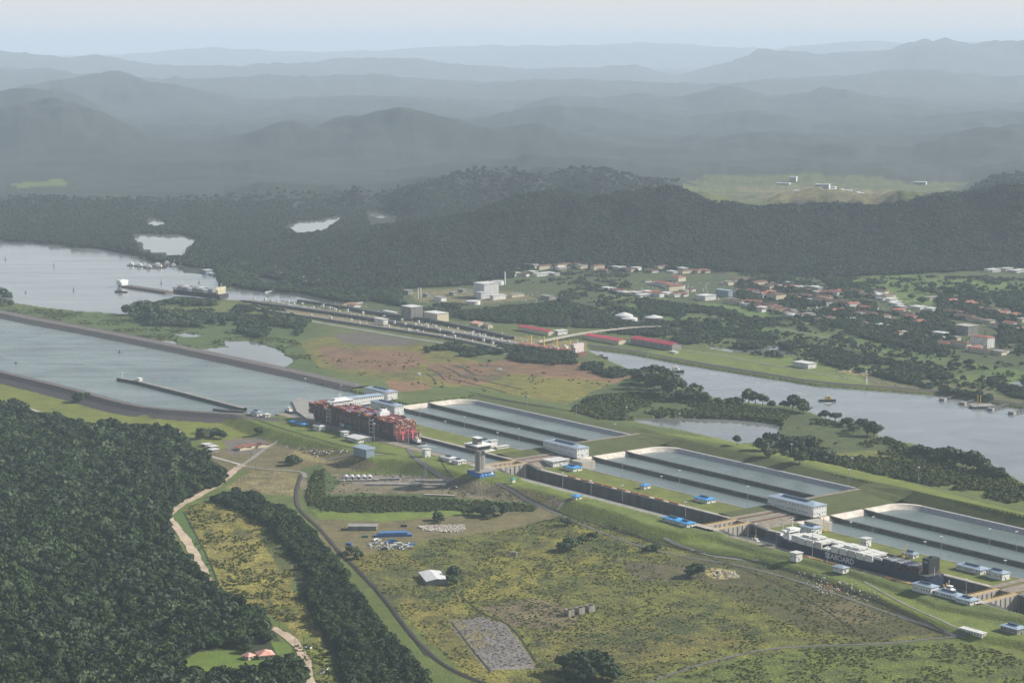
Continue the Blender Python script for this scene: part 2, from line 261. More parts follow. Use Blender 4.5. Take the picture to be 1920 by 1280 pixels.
# ------------------------------------------------------------------ ground cover (what grows or lies where)
LAWN=(.130,.165,.040); GRASS=(.085,.125,.042); OLIVE=(.150,.150,.045); YEL=(.215,.190,.036); DRY=(.17,.145,.085)
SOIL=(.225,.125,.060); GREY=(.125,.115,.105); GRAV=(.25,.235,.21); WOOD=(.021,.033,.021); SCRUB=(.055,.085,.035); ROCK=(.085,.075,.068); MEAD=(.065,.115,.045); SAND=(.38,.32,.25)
COVER=[ # (outline in the photograph, colour, warp in px, patch noise)
 ([(-500,560),(2500,600),(2500,1500),(-500,1500)],GRASS,0,.3),
 ([(-500,80),(2500,80),(2500,470),(1500,500),(900,545),(640,580),(480,560),(400,520),(-500,500)],WOOD,3,.9),
 ([(880,500),(1100,505),(1560,520),(1920,500),(2300,500),(2300,720),(1920,700),(1700,690),(1500,650),(1280,630),(1100,610),(800,600),(640,580),(700,540)],SCRUB,4,.4),
 # far lit plain
 ([(1250,345),(1400,322),(1480,318),(1600,330),(1700,340),(1810,345),(1780,358),(1720,372),(1640,388),(1560,378),(1420,388),(1330,378)],(.095,.125,.055),6,.9),
 ([(1380,350),(1560,350),(1720,366),(1640,388),(1560,382),(1400,372)],(.17,.16,.14),6,.7),
 ([(30,345),(115,335),(110,350),(40,352)],(.10,.15,.05),2,.2),
 # meadows behind the old canal
 ([(1560,525),(1700,515),(1920,530),(2200,540),(2200,580),(1920,565),(1800,560),(1740,575),(1650,560),(1560,545)],(.10,.17,.05),4,.4),
 ([(1310,568),(1420,572),(1540,598),(1640,622),(1560,618),(1440,596),(1320,585)],(.09,.17,.055),2,.2),
 ([(1180,570),(1300,588),(1450,608),(1640,640),(1760,668),(1920,695),(2200,740),(2200,760),(1920,725),(1760,690),(1600,655),(1400,618),(1250,600),(1180,585)],(.085,.150,.050),3,.35),
 ([(1100,540),(1200,545),(1250,560),(1150,565)],(.09,.14,.05),3,.3),
 ([(1160,660),(1280,655),(1360,662),(1500,672),(1640,690),(1760,715),(1770,735),(1620,722),(1500,712),(1400,692),(1280,675)],(.125,.190,.050),2,.25),
 ([(1600,695),(1760,712),(1920,740),(2200,780),(2200,790),(1920,762),(1780,740),(1640,728)],(.10,.11,.075),4,.4),
 ([(1570,692),(1640,694),(1660,702),(1620,704),(1575,698)],(.32,.30,.27),3,.3),
 # old locks strip
 ([(440,575),(560,575),(700,600),(860,630),(960,655),(1080,668),(1000,680),(860,668),(700,635),(560,600),(450,590)],(.10,.13,.06),2,.3),
 ([(455,560),(560,572),(700,592),(860,615),(1000,635),(1100,640),(1100,660),(980,655),(860,640),(700,612),(560,590),(450,575)],(.20,.19,.18),1,.2),
 ([(640,575),(700,560),(690,552),(640,572)],(.35,.33,.30),1,.1),
 ([(760,545),(860,540),(960,545),(1010,560),(900,570),(780,565)],(.15,.15,.13),3,.4),
 # meadow between lake and new channel
 ([(0,578),(90,580),(240,592),(330,600),(470,600),(560,600),(620,640),(600,690),(640,716),(550,697),(380,655),(300,636),(150,607),(0,580),(-400,500)],MEAD,2,.35),
 ([(360,560),(520,575),(560,600),(470,612),(400,590)],(.11,.15,.06),2,.3),
 # fields of red soil
 ([(560,640),(640,625),(800,650),(940,690),(1000,700),(1100,690),(1200,720),(1230,770),(1100,760),(900,735),(720,712),(600,690)],OLIVE,3,.6),
 ([(600,650),(700,655),(790,660),(800,680),(740,700),(640,690),(600,670)],SOIL,5,.45),
 ([(800,680),(900,680),(980,672),(1090,680),(1180,700),(1195,720),(1100,730),(980,728),(880,722),(820,712)],SOIL,5,.5),
 ([(720,712),(800,718),(820,735),(740,738)],SOIL,3,.2),
 ([(960,700),(1100,712),(1180,722),(1120,745),(1040,740),(900,722)],OLIVE,5,.5),
 ([(620,625),(700,625),(790,640),(760,650),(650,645)],(.13,.11,.09),3,.3),
 # embankments round the basins
 ([(740,735),(880,722),(1200,790),(1500,860),(1920,955),(2200,1030),(2200,1100),(1920,990),(1500,890),(1150,812),(880,752),(750,758)],(.075,.115,.038),1,.15),
 ([(1120,815),(1200,800),(1260,815),(1240,840),(1100,870),(1060,850)],(.085,.115,.035),1,.1),
 ([(1500,935),(1660,908),(1780,940),(1920,990),(1690,945),(1560,960)],(.085,.115,.035),1,.1),
 ([(1240,812),(1340,828),(1480,860),(1610,895),(1700,915),(1920,975),(1920,962),(1700,903),(1500,855),(1340,820)],(.135,.185,.045),1,.15),
 # peninsula between canals
 ([(1060,760),(1120,730),(1200,700),(1290,735),(1380,755),(1500,765),(1560,790),(1640,800),(1650,825),(1720,838),(1800,858),(1890,890),(1920,908),(2000,940),(1920,940),(1700,890),(1500,845),(1400,835),(1440,830),(1470,797),(1260,782),(1180,785),(1150,790)],SCRUB,3,.5),
 ([(1560,850),(1640,845),(1700,868),(1780,890),(1900,925),(1860,930),(1700,890),(1600,870)],(.13,.15,.05),4,.5),
 # lawns along the new locks
 ([(0,705),(150,742),(240,768),(300,778),(440,788),(470,790),(520,800),(560,818),(480,850),(400,838),(350,815),(330,800),(140,792),(50,768),(0,760),(-300,700),(-300,640)],LAWN,1,.3),
 ([(0,700),(0,704),(150,742),(187,755),(240,770),(293,778),(400,783),(530,790),(520,782),(457,778),(400,774),(293,766),(240,756),(150,731),(0,695),(-400,605),(-400,625)],ROCK,0,.2),
 ([(0,580),(300,637),(550,699),(660,722),(640,733),(300,657),(0,599),(-400,507),(-400,490)],ROCK,0,.2),
 ([(440,782),(560,796),(740,836),(870,862),(960,890),(1060,915),(1200,960),(1290,1000),(1400,1030),(1600,1085),(1800,1150),(1960,1200),(1920,1240),(1780,1190),(1640,1120),(1500,1075),(1360,1040),(1240,1012),(1150,972),(1050,940),(940,912),(860,895),(760,880),(640,850),(480,820)],(.115,.165,.045),1,.3),
 ([(690,870),(730,858),(790,870),(850,890),(830,900),(760,895)],(.075,.11,.035),2,.2),
 ([(370,860),(470,820),(560,840),(680,860),(720,880),(600,885),(470,880),(400,885)],GREY,3,.35),
 ([(560,838),(660,846),(690,862),(600,866),(540,856)],(.22,.20,.17),3,.3),
 ([(420,825),(500,820),(490,850),(430,850)],(.15,.13,.11),3,.3),
 # work yards
 ([(600,885),(860,895),(1000,920),(1060,940),(1010,960),(860,945),(700,948),(620,960),(585,960),(565,920),(560,890)],DRY,3,.6),
 ([(560,880),(600,870),(640,905),(600,930),(610,975),(580,960),(575,900)],(.05,.09,.035),3,.2),
 ([(600,925),(760,925),(900,935),(1010,945),(1005,962),(860,958),(640,962),(590,955)],(.055,.095,.035),3,.3),
 ([(580,955),(700,962),(880,955),(870,965),(720,978),(600,972)],(.12,.19,.04),3,.2),
 ([(590,972),(720,978),(900,962),(1020,955),(1090,985),(960,990),(880,1005),(760,1020),(680,1040),(640,1050),(600,1010)],(.135,.125,.112),4,.35),
 ([(780,985),(870,983),(872,992),(800,998)],(.42,.37,.32),3,.2),
 ([(700,890),(810,893),(850,905),(800,915),(700,912),(640,902)],(.20,.18,.155),3,.4),
 # big meadow in front
 ([(650,1050),(760,1020),(960,990),(1060,965),(1150,985),(1240,1020),(1380,1050),(1600,1110),(1790,1195),(1500,1215),(1380,1235),(1180,1290),(900,1290),(780,1180),(700,1100)],(.108,.122,.034),6,1.1),
 ([(960,1010),(1060,985),(1180,1010),(1250,1060),(1150,1085),(1000,1080),(900,1060)],(.138,.145,.036),8,1.0),
 ([(1000,1180),(1200,1170),(1420,1200),(1300,1230),(1150,1260),(1020,1230)],(.120,.120,.045),8,1.0),
 ([(900,1140),(1000,1120),(1100,1150),(1040,1190),(960,1170)],(.150,.120,.060),8,.9),
 ([(1300,1040),(1450,1060),(1640,1115),(1780,1185),(1640,1200),(1500,1180),(1400,1130),(1300,1080),(1180,1075)],(.068,.072,.034),5,.6),
 ([(1520,1130),(1600,1125),(1665,1160),(1600,1172),(1530,1150)],(.12,.11,.10),3,.2),
 ([(1330,1065),(1380,1070),(1390,1082),(1340,1085),(1322,1075)],(.30,.28,.25),4,.5),
 ([(1160,1050),(1280,1060),(1320,1085),(1200,1085)],(.10,.09,.07),5,.5),
 ([(660,1040),(740,1030),(800,1060),(860,1110),(880,1160),(960,1290),(900,1290),(800,1190),(700,1100)],(.155,.150,.055),4,.8),
 ([(838,1162),(905,1156),(950,1170),(1000,1240),(1010,1252),(915,1256),(870,1205)],(.20,.18,.165),1,.35),
 ([(850,1125),(890,1100),(900,1080),(1000,1060),(1010,1120)],(.17,.17,.05),5,.9),
 ([(1380,1240),(1500,1218),(1800,1205),(2000,1215),(2100,1400),(1100,1400),(1190,1290)],(.090,.125,.028),4,.8),
 ([(1790,1190),(1920,1205),(2100,1230),(2100,1260),(1920,1240),(1840,1205)],(.13,.17,.05),2,.3),
 # yellow fields left
 ([(345,960),(400,930),(480,940),(540,960),(560,1040),(545,1100),(600,1150),(620,1230),(560,1200),(520,1160),(440,1120),(400,1090),(370,1020)],YEL,5,1.0),
 ([(470,880),(560,885),(560,930),(500,925),(420,915)],(.20,.17,.07),4,.8),
 ([(320,960),(345,955),(375,1020),(410,1090),(395,1090),(350,1020)],(.06,.12,.04),2,.2),
 ([(480,1000),(520,990),(545,1060),(530,1075)],(.07,.09,.035),4,.3),  # shadow of the tree belt painted into the field colour
 ([(560,1180),(600,1200),(660,1290),(600,1290)],(.13,.16,.05),4,.6),
 # forest floor
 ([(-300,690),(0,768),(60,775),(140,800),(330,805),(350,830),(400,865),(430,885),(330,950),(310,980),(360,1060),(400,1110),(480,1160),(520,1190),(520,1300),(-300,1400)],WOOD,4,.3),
 ([(330,1250),(370,1222),(440,1215),(500,1235),(490,1262),(400,1275),(340,1268)],(.10,.17,.035),2,.2),
 ([(505,1200),(540,1205),(548,1222),(520,1225)],(.10,.17,.035),1,.1),
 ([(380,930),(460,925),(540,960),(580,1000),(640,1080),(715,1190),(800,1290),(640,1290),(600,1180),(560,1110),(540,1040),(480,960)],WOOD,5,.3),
]
px,py=PX(XX,YY,ZZ); amp_w=fbm(XX,YY,30,4,5); amp_v=fbm(XX,YY,30,4,11)
CC=np.tile(np.array(GRASS),(len(XX),1)); AL=np.full(len(XX),.35)
amp_w+=2.2*fbm(XX,YY,140,2,33)*np.clip((YY-5000)/2500,0,1)*4; 
pn=fbm(XX,YY*.55,34,4,15,.62); pn2=fbm(XX,YY*.6,110,3,25); pn3=fbm(XX,YY*.7,9,2,27)
DARK=np.array((.045,.075,.028))
for poly,c,wp,nz in COVER:
    m=inpoly(px+amp_w*wp*1.6,py+amp_v*wp*.7,poly)
    if not m.any(): continue
    c=np.array(c); k=(pn[m]*.7+pn2[m]*.5+pn3[m]*.35)[:,None]
    # rough growth: darker green clumps on one side of the noise, drier colour on the other
    g=c*(1+.35*nz*np.clip(k,-1,1)); t=np.clip((-k-.12)*2.2*nz,0,.75); CC[m]=g*(1-t)+DARK*t; AL[m]=min(1,nz)
m=(YY>9500); CC[m]=np.array(WOOD)*(1.1+.5*pn2[m][:,None]); AL[m]=1
idx=np.arange(NC*NR).reshape(NR,NC); q=np.stack([idx[:-1,:-1],idx[:-1,1:],idx[1:,1:],idx[1:,:-1]],-1).reshape(-1,4)
ZU,=ZZ,;u_,v_=UV(XX,YY)
ground_m=mat('ground_cover',(1,1,1),.95,.22,.22,bump=.5,bs=.35,attr='cover')
t=ground_m.node_tree; L_=t.links
at_=[n for n in t.nodes if n.type=='ATTRIBUTE'][0]; sca=[n for n in t.nodes if n.type=='VECT_MATH'][0]; gp_=[n for n in t.nodes if n.type=='NEW_GEOMETRY'][0]
def tno(sc_,dt,ds=0):
    n=nn(t,'ShaderNodeTexNoise'); n.inputs['Scale'].default_value=sc_; n.inputs['Detail'].default_value=dt; n.inputs['Distortion'].default_value=ds; L_.new(gp_.outputs['Position'],n.inputs['Vector']); r=nn(t,'ShaderNodeMapRange'); r.inputs['From Min'].default_value=.32; r.inputs['From Max'].default_value=.68; r.inputs['To Min'].default_value=-1; r.inputs['To Max'].default_value=1; L_.new(n.outputs['Fac'],r.inputs[0]); return r.outputs[0]
def mth(op,a,b,c=None):
    n=nn(t,'ShaderNodeMath',operation=op)
    for i,v in enumerate((a,b,c)):
        if v is None: continue
        if isinstance(v,(int,float)): n.inputs[i].default_value=v
        else: L_.new(v,n.inputs[i])
    return n.outputs[0]
fine_=mth('MULTIPLY_ADD',tno(.33,6),.55,mth('MULTIPLY',tno(.045,6,.8),.55)); amp_=mth('MULTIPLY',fine_,mth('MULTIPLY_ADD',at_.outputs['Alpha'],.75,.12))
L_.new(mth('ADD',amp_,1.0),sca.inputs['Scale'])
bp_=[n for n in t.nodes if n.type=='BUMP'][0]; L_.new(mth('MULTIPLY_ADD',at_.outputs['Alpha'],2.6,.25),bp_.inputs['Distance'])
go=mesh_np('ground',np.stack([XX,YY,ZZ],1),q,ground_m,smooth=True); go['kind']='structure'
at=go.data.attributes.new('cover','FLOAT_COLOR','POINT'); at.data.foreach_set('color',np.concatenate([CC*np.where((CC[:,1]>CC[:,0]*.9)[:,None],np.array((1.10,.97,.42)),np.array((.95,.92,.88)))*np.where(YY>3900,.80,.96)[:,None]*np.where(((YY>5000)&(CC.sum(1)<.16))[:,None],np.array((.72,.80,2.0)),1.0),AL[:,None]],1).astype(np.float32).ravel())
# water sheets
def water_sheet(name,z,pts,m,grow=14):
    P=[G(x,y,z) for x,y in pts]; c=sum(P,Vector())/len(P)
    bm=bmesh.new(); vs=[bm.verts.new(p) for p in P]; f=bm.faces.new(vs); bm.normal_update()
    if f.normal.z<0: bmesh.ops.reverse_faces(bm,faces=[f])
    bmesh.ops.triangulate(bm,faces=[f]); 
    me=bpy.data.meshes.new(name); 
    ex=bmesh.ops.inset_region(bm,faces=bm.faces[:],thickness=0,depth=0) if False else None
    bm.to_mesh(me); bm.free(); me.materials.append(m); o=bpy.data.objects.new(name,me); COL.objects.link(o); o['kind']='structure'; return o
def grow_poly(pts,z,d):
    P=np.array([G(x,y,z)[:2] for x,y in pts]); n=len(P); A=0
    for i in range(n): A+=P[i,0]*P[(i+1)%n,1]-P[(i+1)%n,0]*P[i,1]
    s=1 if A>0 else -1; out=[]
    for i in range(n):
        e1=P[i]-P[i-1]; e2=P[(i+1)%n]-P[i]; n1=np.array([e1[1],-e1[0]])/(np.hypot(*e1)+1e-9); n2=np.array([e2[1],-e2[0]])/(np.hypot(*e2)+1e-9)
        b=(n1+n2); b=b/max(np.hypot(*b),.6); out.append(P[i]+s*b*d)
    return out
WM1=water_mat('canal_water',(.140,.170,.155),.24,.22); WM2=water_mat('lake_water',(.185,.200,.195),.12,.16); WM3=water_mat('pond_water',(.17,.175,.165),.06,.04)
for n,z,pts in WATER:
    mm=WM1 if n=='canal_approach_water' else (WM2 if n in('lake_water','sea_canal_water') else WM3)
    gp=grow_poly(pts,z,0 if n=='canal_approach_water' else 9)
    me=bpy.data.meshes.new(n); bm=bmesh.new(); vs=[bm.verts.new((p[0],p[1],z)) for p in gp]; f=bm.faces.new(vs); bm.normal_update()
    if f.normal.z<0: bmesh.ops.reverse_faces(bm,faces=[f])
    bmesh.ops.triangulate(bm,faces=bm.faces[:]); bm.to_mesh(me); bm.free(); me.materials.append(mm)
    o=bpy.data.objects.new(n,me); COL.objects.link(o); o['kind']='structure'
# haze
def haze():
    bpy_m=bpy.data.materials.new('haze'); bpy_m.use_nodes=True; t=bpy_m.node_tree; t.nodes.clear()
    o=nn(t,'ShaderNodeOutputMaterial'); v=nn(t,'ShaderNodeVolumePrincipled'); v.inputs['Color'].default_value=(.735,.865,1.0,1); v.inputs['Density'].default_value=HAZE
    v.inputs['Anisotropy'].default_value=0.0
    t.links.new(v.outputs[0],o.inputs['Volume']); bpy_m.cycles.homogeneous_volume=True if hasattr(bpy_m,'cycles') and hasattr(bpy_m.cycles,'homogeneous_volume') else False
    x0,x1,y0,y1,z0,z1=-136000,136000,-6000,112000,-52,900
    V=[(x,y,z) for x in(x0,x1) for y in(y0,y1) for z in(z0,z1)]
    o=mesh_np('haze',V,[(0,1,3,2),(4,6,7,5),(0,4,5,1),(2,3,7,6),(0,2,6,4),(1,5,7,3)],bpy_m); o['kind']='stuff'
HAZE=3.4e-5
# ------------------------------------------------------------------ trees
def ico(sub):
    bm=bmesh.new(); bmesh.ops.create_icosphere(bm,subdivisions=sub,radius=1); V=np.array([v.co[:] for v in bm.verts]); Fc=np.array([[v.index for v in f.verts] for f in bm.faces]); bm.free(); return V,Fc
IV1,IF1=ico(1); IV2,IF2=ico(2)
def crown_geo(seed,lumps=8,leaves=240,flat=.72,leaf=.15):
    r=np.random.default_rng(seed); V=[];Fc=[];n=0; C=[]
    for i in range(lumps):
        a=r.random()*6.283; rr=.62*np.sqrt(r.random()); cz=.1+r.random()*.75*(1-rr*.7); s=.30+.22*r.random(); C.append((rr*np.cos(a),rr*np.sin(a),cz*flat,s))
    C[0]=(0,0,.5*flat,.5)
    for cx,cy_,cz,s in C:
        v=IV1*s*.86*(1+.22*(r.random((len(IV1),1))-.5)); v[:,2]*=.8; V.append(v+np.array((cx,cy_,cz))); Fc.append(IF1+n); n+=len(v)
    for i in range(leaves):
        cx,cy_,cz,s=C[r.integers(len(C))]; d=r.normal(size=3); d[2]=abs(d[2])*.9-.15; d/=np.linalg.norm(d)
        p=np.array((cx,cy_,cz))+d*s*np.array((1,1,.8))*(.88+.2*r.random()); l=leaf*(.6+.8*r.random())
        nrm=d+.38*r.normal(size=3); nrm/=np.linalg.norm(nrm); t=np.cross(nrm,(.3,.2,.9)); t/=np.linalg.norm(t)+1e-9; b=np.cross(nrm,t)
        q=[p+t*l*(.8+.4*r.random()),p+b*l*(.6+.4*r.random()),p-t*l*(.7+.5*r.random()),p-b*l*(.6+.4*r.random())]
        V.append(np.array(q)); Fc.append(np.array([[0,1,2],[0,2,3]])+n); n+=4
    return np.concatenate(V),np.concatenate(Fc)
def trunk_geo(h=1.0,r0=.06,r1=.03,limbs=3,seed=0):
    r=np.random.default_rng(seed); V=[];Fc=[];n=0
    def tube(a,b,ra,rb):
        nonlocal n
        a=np.array(a,float);b=np.array(b,float);d=b-a;d/=np.linalg.norm(d);t=np.cross(d,(1,.2,.1));t/=np.linalg.norm(t);c=np.cross(d,t)
        for P,R in((a,ra),(b,rb)):
            for k in range(6): V.append(P+R*(np.cos(k*1.0472)*t+np.sin(k*1.0472)*c))
        for k in range(6): Fc.append((n+k,n+(k+1)%6,n+6+(k+1)%6)); Fc.append((n+k,n+6+(k+1)%6,n+6+k))
        n+=12
    tube((0,0,-.15),(0.02,0.01,h),r0,r1)
    for i in range(limbs):
        a=i*6.283/limbs+r.random(); tube((0,0,h*.75),(.42*np.cos(a),.42*np.sin(a),h+.25),r1*.8,r1*.4)
    return np.array(V),np.array(Fc)
FM_FOREST=foliage_mat('forest_leaves',(.010,.022,.010),(.038,.070,.014))
FM_HILL=foliage_mat('hill_leaves',(.014,.026,.017),(.036,.054,.024))
FM_SCRUB=foliage_mat('scrub_leaves',(.040,.066,.018),(.105,.125,.026))
FM_MID=foliage_mat('riverside_leaves',(.030,.052,.028),(.070,.100,.038))
BARK=mat('bark',(.09,.075,.06),.9)
LIB={}
def lib(kind,m,n,**kw):
    c=bpy.data.collections.new(kind)
    for i in range(n):
        cv,cf=crown_geo(100+i+len(LIB)*17,**kw); tz=.55; cv=cv.copy(); cv[:,2]+=tz*.55
        me=bpy.data.meshes.new(kind); me.from_pydata(cv.tolist(),[],cf.tolist()); me.materials.append(m)
        o=bpy.data.objects.new(kind,me); c.objects.link(o)
    LIB[kind]=c; return c
lib('forest_tree',FM_FOREST,6,lumps=7,leaves=300,leaf=.15)
lib('hill_tree',FM_HILL,4,lumps=6,leaves=60,leaf=.22)
lib('riverside_tree',FM_MID,4,lumps=8,leaves=200,leaf=.15)
lib('shrub',FM_SCRUB,4,lumps=5,leaves=70,leaf=.2,flat=.5)
FM_LOW=foliage_mat('low_bush_leaves',(.070,.088,.016),(.125,.135,.022))
lib('low_bush',FM_LOW,4,lumps=4,leaves=50,leaf=.25,flat=.35)
def scatter(name,poly,kind,n,smin,smax,zmax=None,label=None,clump=0,th=0.0,excl=(),region=None,zs=1.0,minz=-30,cs=40,fade=None,skew=1.0):
    """plants whose spots lie where the photograph shows them; one object of instances"""
    P=np.asarray(poly,float); r=np.random.default_rng(abs(hash(name))%9999 if False else sum(map(ord,name)))
    if region is None:
        c=[G(x,max(y,110),z) for x,y in poly for z in(-15,60)]
        region=(min(p.x for p in c)-20,max(p.x for p in c)+20,min(p.y for p in c)-20,max(p.y for p in c)+20)
    x0,x1,y0,y1=region; X=[];Y=[];tot=0;it=0
    while tot<n and it<60:
        it+=1; a=r.uniform(x0,x1,200000); b=r.uniform(y0,y1,200000); z=ground(a,b); qx,qy=PX(a,b,z)
        wx=fbm(a,b,25,3,8)*5; k=inpoly(qx+wx,qy+wx*.6,poly)&(z>minz)
        for e in excl: k&=~inpoly(qx,qy,e)
        if fade: k&=r.random(len(a))<np.clip((fade[1]-b)/(fade[1]-fade[0]),0,1)
        if clump: k&=(fbm(a,b*.8,cs,3,clump)>th+.25*(r.random(len(a))-.5))
        X.append(a[k]);Y.append(b[k]);tot+=k.sum()
    X=np.concatenate(X)[:n];Y=np.concatenate(Y)[:n]; Z=ground(X,Y); n=len(X)
    ok=np.ones(n,bool)
    for wn,zw,pts in WATER: ok&=~(inpoly(*PX(X,Y,np.full(n,zw)),pts)&(Z<zw+.3))
    X,Y,Z=X[ok],Y[ok],Z[ok]; n=len(X)
    me=bpy.data.meshes.new(name); me.vertices.add(n); me.vertices.foreach_set('co',np.stack([X,Y,Z-.3],1).astype(np.float32).ravel())
    s=(smin+(smax-smin)*r.random(n)**skew)*(.85+.3*r.random(n)); sc3=np.stack([s*r.uniform(.85,1.15,n),s,s*zs*r.uniform(.85,1.3,n)],1)
    a=me.attributes.new('scl','FLOAT_VECTOR','POINT'); a.data.foreach_set('vector',sc3.astype(np.float32).ravel())
    a=me.attributes.new('rot','FLOAT_VECTOR','POINT'); rt=np.zeros((n,3)); rt[:,2]=r.random(n)*6.283; a.data.foreach_set('vector',rt.astype(np.float32).ravel())
    o=bpy.data.objects.new(name,me); COL.objects.link(o); o['kind']='stuff'
    if label: o['label']=label
    t=bpy.data.node_groups.new(name,'GeometryNodeTree'); t.interface.new_socket('Geometry',in_out='INPUT',socket_type='NodeSocketGeometry'); t.interface.new_socket('Geometry',in_out='OUTPUT',socket_type='NodeSocketGeometry')
    gi=t.nodes.new('NodeGroupInput'); g2=t.nodes.new('NodeGroupOutput'); ip=t.nodes.new('GeometryNodeInstanceOnPoints'); ci=t.nodes.new('GeometryNodeCollectionInfo'); ci.inputs[0].default_value=LIB[kind]; ci.inputs['Separate Children'].default_value=True; ci.inputs['Reset Children'].default_value=True
    t.links.new(gi.outputs[0],ip.inputs['Points']); t.links.new(ci.outputs[0],ip.inputs['Instance']); ip.inputs['Pick Instance'].default_value=True
    for an,sk in(('scl','Scale'),('rot','Rotation')):
        na=t.nodes.new('GeometryNodeInputNamedAttribute'); na.data_type='FLOAT_VECTOR'; na.inputs[0].default_value=an; t.links.new(na.outputs[0],ip.inputs[sk])
    t.links.new(ip.outputs[0],g2.inputs[0]); md=o.modifiers.new('scatter','NODES'); md.node_group=t
    return o
FOREST_A=[(-150,735),(0,768),(30,762),(60,785),(110,795),(140,805),(330,812),(340,832),(360,852),(400,880),(425,905),(350,935),(318,955),(305,985),(340,1050),(390,1110),(440,1135),(500,1165),(505,1205),(455,1200),(480,1232),(440,1208),(370,1218),(325,1252),(380,1280),(500,1268),(560,1240),(565,1290),(520,1340),(-150,1340)]
scatter('forest',FOREST_A,'forest_tree',10500,4.8,14,skew=1.5,label='dense dark green forest covering the hill at lower left',region=(-900,-150,1750,3650))
HEDGE=[(395,940),(440,925),(480,935),(540,965),(585,1005),(622,1050),(668,1115),(722,1190),(765,1240),(815,1300),(650,1300),(640,1230),(600,1170),(580,1120),(585,1080),(550,1040),(500,985),(440,952)]
scatter('woodland_belt',HEDGE,'forest_tree',2700,3.5,9.5,skew=1.5,label='belt of dark trees beside the railway track',region=(-500,0,1850,3000))
scatter('ridge_forest',[(-60,240),(1960,240),(1960,500),(1700,515),(1560,520),(1300,505),(1000,500),(960,520),(740,545),(660,560),(500,520),(430,510),(400,505),(330,495),(290,488),(240,474),(100,456),(-60,448)],'hill_tree',85000,5.5,11,label='dark forest covering the ridges behind the lake and the town',region=(-2800,2800,4900,10500),fade=(5900,8300),excl=([(1250,345),(1400,318),(1600,328),(1810,345),(1780,362),(1640,390),(1560,382),(1420,390),(1330,380)],[(244,442),(300,440),(379,450),(358,470),(352,484),(310,488),(264,478),(252,460)],[(274,414),(290,405),(318,420),(300,430),(276,428)],[(530,427),(648,402),(628,424),(604,440),(556,443)],[(686,398),(746,398),(744,426),(688,426)]))
scatter('emergent_trees',FOREST_A,'riverside_tree',420,11,17,label='taller lighter trees standing out of the hill forest',region=(-900,-150,1750,3650))
# ------------------------------------------------------------------ mesh builder
class MB:
    def __init__(s,M=None): s.V=[];s.F=[];s.M=M
    def add(s,vs,fs):
        n=len(s.V); s.V+= [tuple(s.M@Vector(v)) if s.M else tuple(v) for v in vs]; s.F+=[tuple(i+n for i in f) for f in fs]; return s
    def box(s,x0,x1,y0,y1,z0,z1):
        return s.add([(x,y,z) for x in(x0,x1) for y in(y0,y1) for z in(z0,z1)],[(0,1,3,2),(4,6,7,5),(0,4,5,1),(2,3,7,6),(0,2,6,4),(1,5,7,3)])
    def quad(s,a,b,c,d): return s.add([a,b,c,d],[(0,1,2,3)])
    def cyl(s,x,y,z0,z1,r,r1=None,n=8):
        r1=r if r1 is None else r1; vs=[(x+r*math.cos(k*6.2832/n),y+r*math.sin(k*6.2832/n),z0) for k in range(n)]+[(x+r1*math.cos(k*6.2832/n),y+r1*math.sin(k*6.2832/n),z1) for k in range(n)]
        return s.add(vs,[(k,(k+1)%n,n+(k+1)%n,n+k) for k in range(n)]+[tuple(range(n-1,-1,-1)),tuple(range(n,2*n))])
    def bar(s,a,b,t):
        a=Vector(a);b=Vector(b);d=(b-a).normalized(); u=d.cross(Vector((0,0,1))); u=u.normalized() if u.length>.01 else Vector((1,0,0)); w=d.cross(u); vs=[]
        for p in(a,b):
            for i,j in((-1,-1),(1,-1),(1,1),(-1,1)): vs.append(p+u*i*t/2+w*j*t/2)
        return s.add(vs,[(0,1,5,4),(1,2,6,5),(2,3,7,6),(3,0,4,7),(3,2,1,0),(4,5,6,7)])
    def loft(s,rings,close=True):
        k=len(rings[0]); vs=[p for r in rings for p in r]; fs=[]
        for i in range(len(rings)-1):
            for j in range(k if close else k-1): fs.append((i*k+j,i*k+(j+1)%k,(i+1)*k+(j+1)%k,(i+1)*k+j))
        if close: fs+=[tuple(range(k-1,-1,-1)),tuple(range((len(rings)-1)*k,len(rings)*k))]
        return s.add(vs,fs)
    def mesh(s,name,m):
        me=bpy.data.meshes.new(name); me.from_pydata([tuple(v) for v in s.V],[],s.F)
        bm=bmesh.new(); bm.from_mesh(me); bmesh.ops.recalc_face_normals(bm,faces=bm.faces[:]); bm.to_mesh(me); bm.free()
        if m: me.materials.append(m)
        return me
    def build(s,name,m,parent=None): return obj(name,s.mesh(name,m),parent)
def obj(name,me,parent=None,loc=None,rz=None):
    o=bpy.data.objects.new(name,me); COL.objects.link(o); o.parent=parent
    if loc is not None: o.location=loc
    if rz is not None: o.rotation_euler=(0,0,rz)
    return o
def root(name,loc,rz=0,label=None,cat=None,group=None):
    o=bpy.data.objects.new(name,None); COL.objects.link(o); o.location=loc; o.rotation_euler=(0,0,rz); o.empty_display_size=2; return tag(o,label,cat,group)
def _k(o): return None 
def copy_tree(o,loc,rz=None,label=None,scale=None):
    r=o.copy(); COL.objects.link(r); r.location=loc
    if rz is not None: r.rotation_euler=(0,0,rz)
    if scale is not None: r.scale=scale
    if label: r['label']=label
    st=[(o,r)]
    while st:
        a,b=st.pop()
        for c in KIDS(a): d=c.copy(); COL.objects.link(d); d.parent=b; st.append((c,d))
    return r
def KIDS(o): return [c for c in REG if c.parent==o]
REG=[]   # parts of the things that get copied
ORD=['first','second','third','fourth','fifth','sixth','seventh','eighth','ninth','tenth','eleventh','twelfth','thirteenth','fourteenth','fifteenth','sixteenth','seventeenth','eighteenth','nineteenth','twentieth']
